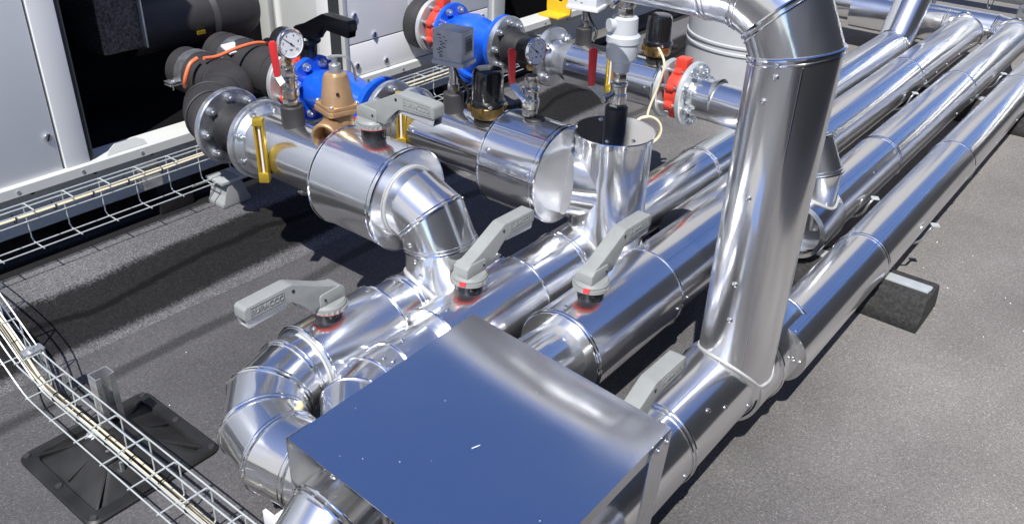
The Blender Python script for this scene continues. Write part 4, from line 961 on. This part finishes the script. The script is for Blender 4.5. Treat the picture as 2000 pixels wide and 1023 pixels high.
# ------------------------------------------------------------------ chillers
def latch(parent, x, y, z):
    b = nb(); cyl(b, (x, y, z), (0, -1, 0), .011, .006, 20, .001); obj('latch', b, 'zinc', parent)
    b = nb(); box(b, (x, y-.0065, z), (.004, .003, .018), Matrix.Rotation(R(20), 3, 'Y')); obj('latch_slot', b, 'ink', parent)
FY, HT, KX = 2.32, 1.5, 1.0545
def kz(z): return 1.3-(1.3-z)*KX
PZ = kz(.318)
t = thing('chiller', 'pale grey chiller cabinet at the left edge with a bright corner post', 'chiller', (0, 2.9, 0))
b = nb(); bx(b, (-1.6, FY, PZ), (.964, FY+.04, HT), .002); obj('panel', b, 'unit', t)
b = nb(); bx(b, (.9705, FY-.004, PZ), (1.040, FY+.10, HT), .003); obj('corner_post', b, 'unit', t)
b = nb(); bx(b, (1.040, FY+.002, PZ+.002), (1.055, FY+.10, HT)); obj('post_return', b, 'shade_print', t)
b = nb(); bx(b, (.9642, FY+.012, PZ), (.9703, FY+.03, HT)); obj('gap', b, 'ink', t)
latch(t, .943, FY, PZ+.10)
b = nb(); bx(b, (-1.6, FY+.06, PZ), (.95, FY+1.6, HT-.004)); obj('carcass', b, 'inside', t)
def rail(parent, x0, x1):
    z = PZ
    prof = [(0, z-.032), (0, z-.006), (.005, z-.0005), (.085, z-.0005), (.085, z-.009), (.009, z-.009), (.009, z-.032)]
    b = nb(); prism(b, prof, ((x0+x1)/2, FY-.012, 0), (0, 1, 0), (0, 0, 1), x1-x0); obj('lip', b, 'rail', parent)
    b = nb(); bx(b, (x0, FY+.03, .105), (x1, FY+.036, z-.009)); bx(b, (x0, FY+.028, .105), (x1, FY+.085, .111)); obj('web', b, 'rail', parent)
    n = int((x1-x0)/.18)
    for i in range(n):
        b = nb(); cyl(b, (x0+.09+i*.18, FY-.012, z-.019), (0, -1, 0), .005, .0016, 12); obj('rivet', b, 'zinc', parent)
    for i in range(n):
        b = nb(); cyl(b, (x0+.14+i*.18, FY+.03, z-.05), (0, -1, 0), .007, .0008, 12); obj('hole', b, 'ink', parent)
t = thing('base_rail', 'long pale steel rail carrying the chillers along the plinth', 'rail', (1.5, FY, .1))
rail(t, -1.6, 6.0)
b = nb(); prism(b, [(-.062, 0), (.062, 0), (.058, .014), (.035, .026), (-.03, .026), (-.05, .014)], (1.152, FY-.002, PZ), (1, 0, 0), (0, .3, .95), .005); obj('tab', b, 'rail', t)
for x_ in (-.8, .2, 1.3, 2.6, 4.0):
    b = nb(); bx(b, (x_-.06, FY+.04, 0), (x_+.06, FY+.12, .105), .004); obj('pad', b, 'rubber', t)
t = thing('chiller', 'pale grey chiller with latched panels behind the blue strainers', 'chiller', (2.5, 2.9, 0))
SX = 1.998; PR = 2.779
b = nb(); bx(b, (SX+.001, FY+.035, PZ), (SX+.03, FY+.38, HT), .002); obj('side_panel', b, 'rail', t)
b = nb(); bx(b, (SX-.004, FY+.017, PZ+.001), (SX+.03, FY+.066, HT)); obj('edge_strip', b, 'shade_print', t)  # dark strip painted for the shaded recess beside the front panel
b = nb(); bx(b, (SX-.002, FY+.068, PZ), (SX+.03, FY+.132, HT), .001); obj('side_post', b, 'unit', t)
b = nb(); bx(b, (SX-.004, FY+.343, PZ), (SX+.03, FY+.364, HT)); obj('edge_strip', b, 'unit', t)
b = nb(); bx(b, (SX-.012, FY+.395, PZ), (SX+.03, FY+.453, HT), .002); obj('side_post', b, 'rail', t)
b = nb(); bx(b, (SX+.002, FY-.002, PZ), (SX+.023, FY+.017, HT), .002); obj('corner_post', b, 'rail', t)
zs = kz(.43)
b = nb(); bx(b, (SX+.023, FY, zs+.002), (PR, FY+.03, HT), .002); obj('panel', b, 'unit', t)
b = nb(); bx(b, (SX+.023, FY, PZ+.002), (PR, FY+.03, zs-.002), .002); obj('panel', b, 'unit', t)
b = nb(); bx(b, (SX+.023, FY+.004, zs-.003), (PR, FY+.02, zs+.003)); obj('gap', b, 'ink', t)
b = nb(); bx(b, (PR+.003, FY+.006, PZ), (PR+.031, FY+.05, HT), .002); obj('side_post', b, 'unit', t)
b = nb(); bx(b, (PR+.033, FY-.006, PZ), (PR+.105, FY+.06, HT), .003); obj('corner_post', b, 'rail', t)
for x_, z_ in ((1.945, .525), (2.03, .446), (2.18, .446), (1.945, .355), (2.08, .345), (2.60, .40)): latch(t, x_*KX, FY, kz(z_))
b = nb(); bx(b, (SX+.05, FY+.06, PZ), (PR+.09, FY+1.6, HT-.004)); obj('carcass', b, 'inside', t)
t2 = thing('sticker', 'white sticker with a red arrow on the chiller panel', 'sticker', (2.34, FY, .45))
b = nb(); bx(b, (2.320, FY-.0012, .428), (2.368, FY-.0002, .50)); obj('label_sheet', b, 'white', t2)
b = nb(); prism(b, [(-.014, -.0045), (.0, -.0045), (.0, -.0105), (.014, 0), (.0, .0105), (.0, .0045), (-.014, .0045)], (2.344, FY-.0018, .447), (1, 0, 0), (0, 0, 1), .0008); obj('arrow', b, 'red', t2)
t = thing('chiller', 'dark chiller bay at the far right behind the yellow lug', 'chiller', (4.6, 2.9, 0))
b = nb(); bx(b, (4.1, FY, PZ), (6.0, FY+.05, HT), .002); obj('panel', b, 'unit', t)
b = nb(); bx(b, (PR+.1, FY+.55, .0), (5.0, FY+.6, 2.6)); bx(b, (4.08, FY+.06, PZ), (4.13, FY+1.6, HT)); obj('carcass', b, 'inside', t)  # back slab raised well above the cabinets so the tee cap mirrors dark
t = thing('bay_backdrop', 'near-black backdrop standing in for the shade of the open bay between the chillers', 'housing', (1.5, 3.4, 0))  # box added behind the bay, its shade painted near-black
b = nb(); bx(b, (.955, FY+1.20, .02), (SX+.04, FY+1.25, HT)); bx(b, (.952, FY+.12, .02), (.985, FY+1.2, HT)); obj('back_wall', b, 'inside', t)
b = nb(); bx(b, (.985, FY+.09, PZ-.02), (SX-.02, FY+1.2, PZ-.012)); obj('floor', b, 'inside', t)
# black insulated parts inside the bay
t = thing('insulated_vessel', 'big black insulated vessel with a grained face inside the left bay', 'vessel', (1.3, 2.7, .46))
b = nb(); bx(b, (1.24, 2.52, .47), (1.38, 2.90, 1.45), .02); obj('jacket', b, 'foamtex', t)
b = nb(); bx(b, (1.376, 2.508, .475), (1.382, 2.53, 1.45), .002); obj('edge_trim', b, 'galv', t)
b = nb(); cyl(b, (1.38, 2.65, .50), (1, 0, 0), .088, .30, 40); lathe(b, [(.088, 0), (.100, .015), (.102, .10), (.098, .16), (.085, .185), (0, .19)], (1.66, 2.65, .50), (1, 0, 0), 40); obj('pipe', b, 'hose', t)
b = nb(); bx(b, (1.585, 2.557, .462), (1.615, 2.562, .474)); obj('tag', b, 'yellow', t)
b = nb(); tube(b, catmull([(1.412, 2.30, .480), (1.385, 2.30, .468), (1.366, 2.30, .438), (1.364, 2.31, .412), (1.380, 2.34, .392)]), .0065, 10); tag(obj('orange_cable', b, 'orange'), 'short orange cable curling down beside the nearer pipe clamp', 'cable', 'orange cables')
b = nb(); tube(b, catmull([(1.42, 2.28, .482), (1.467, 2.28, .478), (1.523, 2.28, .486), (1.588, 2.28, .490), (1.634, 2.28, .484), (1.70, 2.28, .462)]), .0055, 10); tag(obj('orange_cable', b, 'orange'), 'long orange cable arching over the two black pipes', 'cable', 'orange cables')
b = nb(); tube(b, catmull([(1.60, 2.60, .40), (1.70, 2.58, .385), (1.80, 2.54, .365), (1.88, 2.50, .34)]), .004, 8); tag(obj('red_cable', b, 'orange'), 'dull red cable running back into the dark bay', 'cable')
b = nb(); box(b, (1.575, 2.36, .462), (.05, .05, .008), Matrix.Rotation(R(20), 3, 'X'), .002); tag(obj('cable_tag', b, 'white'), 'white tag lying by the orange cable over the farther black pipe', 'tag')
b = nb(); box(b, (1.47, 2.52, .38), (.06, .04, .05), Matrix.Rotation(R(25), 3, 'Y'), .004); tag(obj('plug', b, 'bluecable'), 'navy blue connector block beside the short orange cable', 'connector')
# yellow lifting lug
t = thing('lifting_lug', 'yellow lifting lug with a round hole bolted on the rail', 'lifting lug', (3.15, FY, PZ))
def lug(b):
    pr = [(-.055, 0), (.055, 0)] + [(.055*math.cos(R(a)), .055+.055*math.sin(R(a))) for a in range(0, 181, 12)]
    O = [b.verts.new((2.945+0*0, FY-.02+x_, .326+z_)) for x_, z_ in pr]
    return pr
b = nb(); outer = [(-.06, 0)] + [(.06*math.cos(R(180-a)), .06+.06*math.sin(R(180-a))) for a in range(0, 181, 12)] + [(.06, 0)]
inner = [(.022*math.cos(R(180-a*1.0)), .068+.022*math.sin(R(180-a))) for a in range(0, 360, 15)]
oo = []
N = 36
def poly_at(poly, k):
    d = [0]
    Q = [Vector((*p, 0)) for p in poly]; Q.append(Q[0])
    for A, B in zip(Q, Q[1:]): d.append(d[-1]+(B-A).length)
    s = k*d[-1]
    for i in range(len(Q)-1):
        if s <= d[i+1]+1e-9: return Q[i].lerp(Q[i+1], (s-d[i])/max(1e-9, d[i+1]-d[i]))
def ringpts(f): return [f(i/N) for i in range(N)]
def outer_hit(a):
    c = Vector((0, .068, 0)); d = Vector((math.cos(a), math.sin(a), 0)); best = None
    Q = [Vector((*p, 0)) for p in outer]
    for A, B in zip(Q, Q[1:]+Q[:1]):
        e = B-A; den = d.x*e.y-d.y*e.x
        if abs(den) < 1e-9: continue
        t_ = ((A-c).x*e.y-(A-c).y*e.x)/den; s_ = ((A-c).x*d.y-(A-c).y*d.x)/den
        if t_ > 0 and -.001 <= s_ <= 1.001 and (best is None or t_ < best): best = t_
    return c+d*(best or .05)
angs = [2*math.pi*i/N for i in range(N)]
for s in (0, 1):
    pass
F0 = []; 
for s in (-.006, .006):
    O = [b.verts.new((3.28+s, FY-.005+outer_hit(a).x*1.1, PZ+.004+outer_hit(a).y*1.1)) for a in angs]
    I = [b.verts.new((3.28+s, FY-.005+.024*math.cos(a), PZ+.004+.075+.024*math.sin(a))) for a in angs]
    F0.append((O, I))
for (O, I), fl in ((F0[0], 1), (F0[1], -1)):
    for i in range(N):
        q = (O[i], O[(i+1) % N], I[(i+1) % N], I[i]); b.faces.new(q if fl > 0 else q[::-1])
for k in (0, 1):
    A, B = F0[0][k], F0[1][k]
    for i in range(N):
        q = (A[i], B[i], B[(i+1) % N], A[(i+1) % N]); b.faces.new(q if k == 0 else q[::-1])
obj('plate', b, 'yellow_paint', t)
b = nb(); bx(b, (3.195, FY-.065, PZ), (3.28, FY+.05, PZ+.009), .001); obj('foot', b, 'yellow_paint', t)

# ------------------------------------------------------------------ grey tank behind row 3
t = thing('expansion_tank', 'pale grey ribbed round tank standing behind the farthest row', 'tank', (3.55, 1.483, 0))
pr = [(0, 0), (.268, 0), (.278, .012)]
for h in (.255, .285, .385, .415): pr += [(.278, h), (.283, h+.003), (.283, h+.011), (.278, h+.014)]
pr += [(.278, .80), (.26, .845), (.2, .87), (0, .885)]
b = nb(); lathe(b, pr, (3.55, 1.483, 0), (0, 0, 1), 96); obj('shell', b, 'tank', t)
b = nb(); bx(b, (3.40, 1.725, .50), (3.44, 1.78, .57), .002); obj('bracket', b, 'zinc', t)

# ------------------------------------------------------------------ loose grit on the roof
b = nb(); random.seed(11)
for cx, cy, sp_, n_ in ((.41, 1.22, .03, 34), (.40, 1.16, .02, 16), (.75, 1.45, .12, 12), (2.5, .28, .12, 16)):
    for i in range(n_):
        r_ = random.uniform(.0010, .0026); bmesh.ops.create_icosphere(b, subdivisions=1, radius=r_, matrix=Matrix.Translation((random.gauss(cx, sp_), random.gauss(cy, sp_), r_*.5)) @ Matrix.Diagonal((random.uniform(.7, 1.6), 1, .6, 1)))
o = obj('roof_grit', b, 'paper', flat=True); o['kind'] = 'stuff'; tag(o, 'scattered pale grit lying on the roof felt', 'grit')
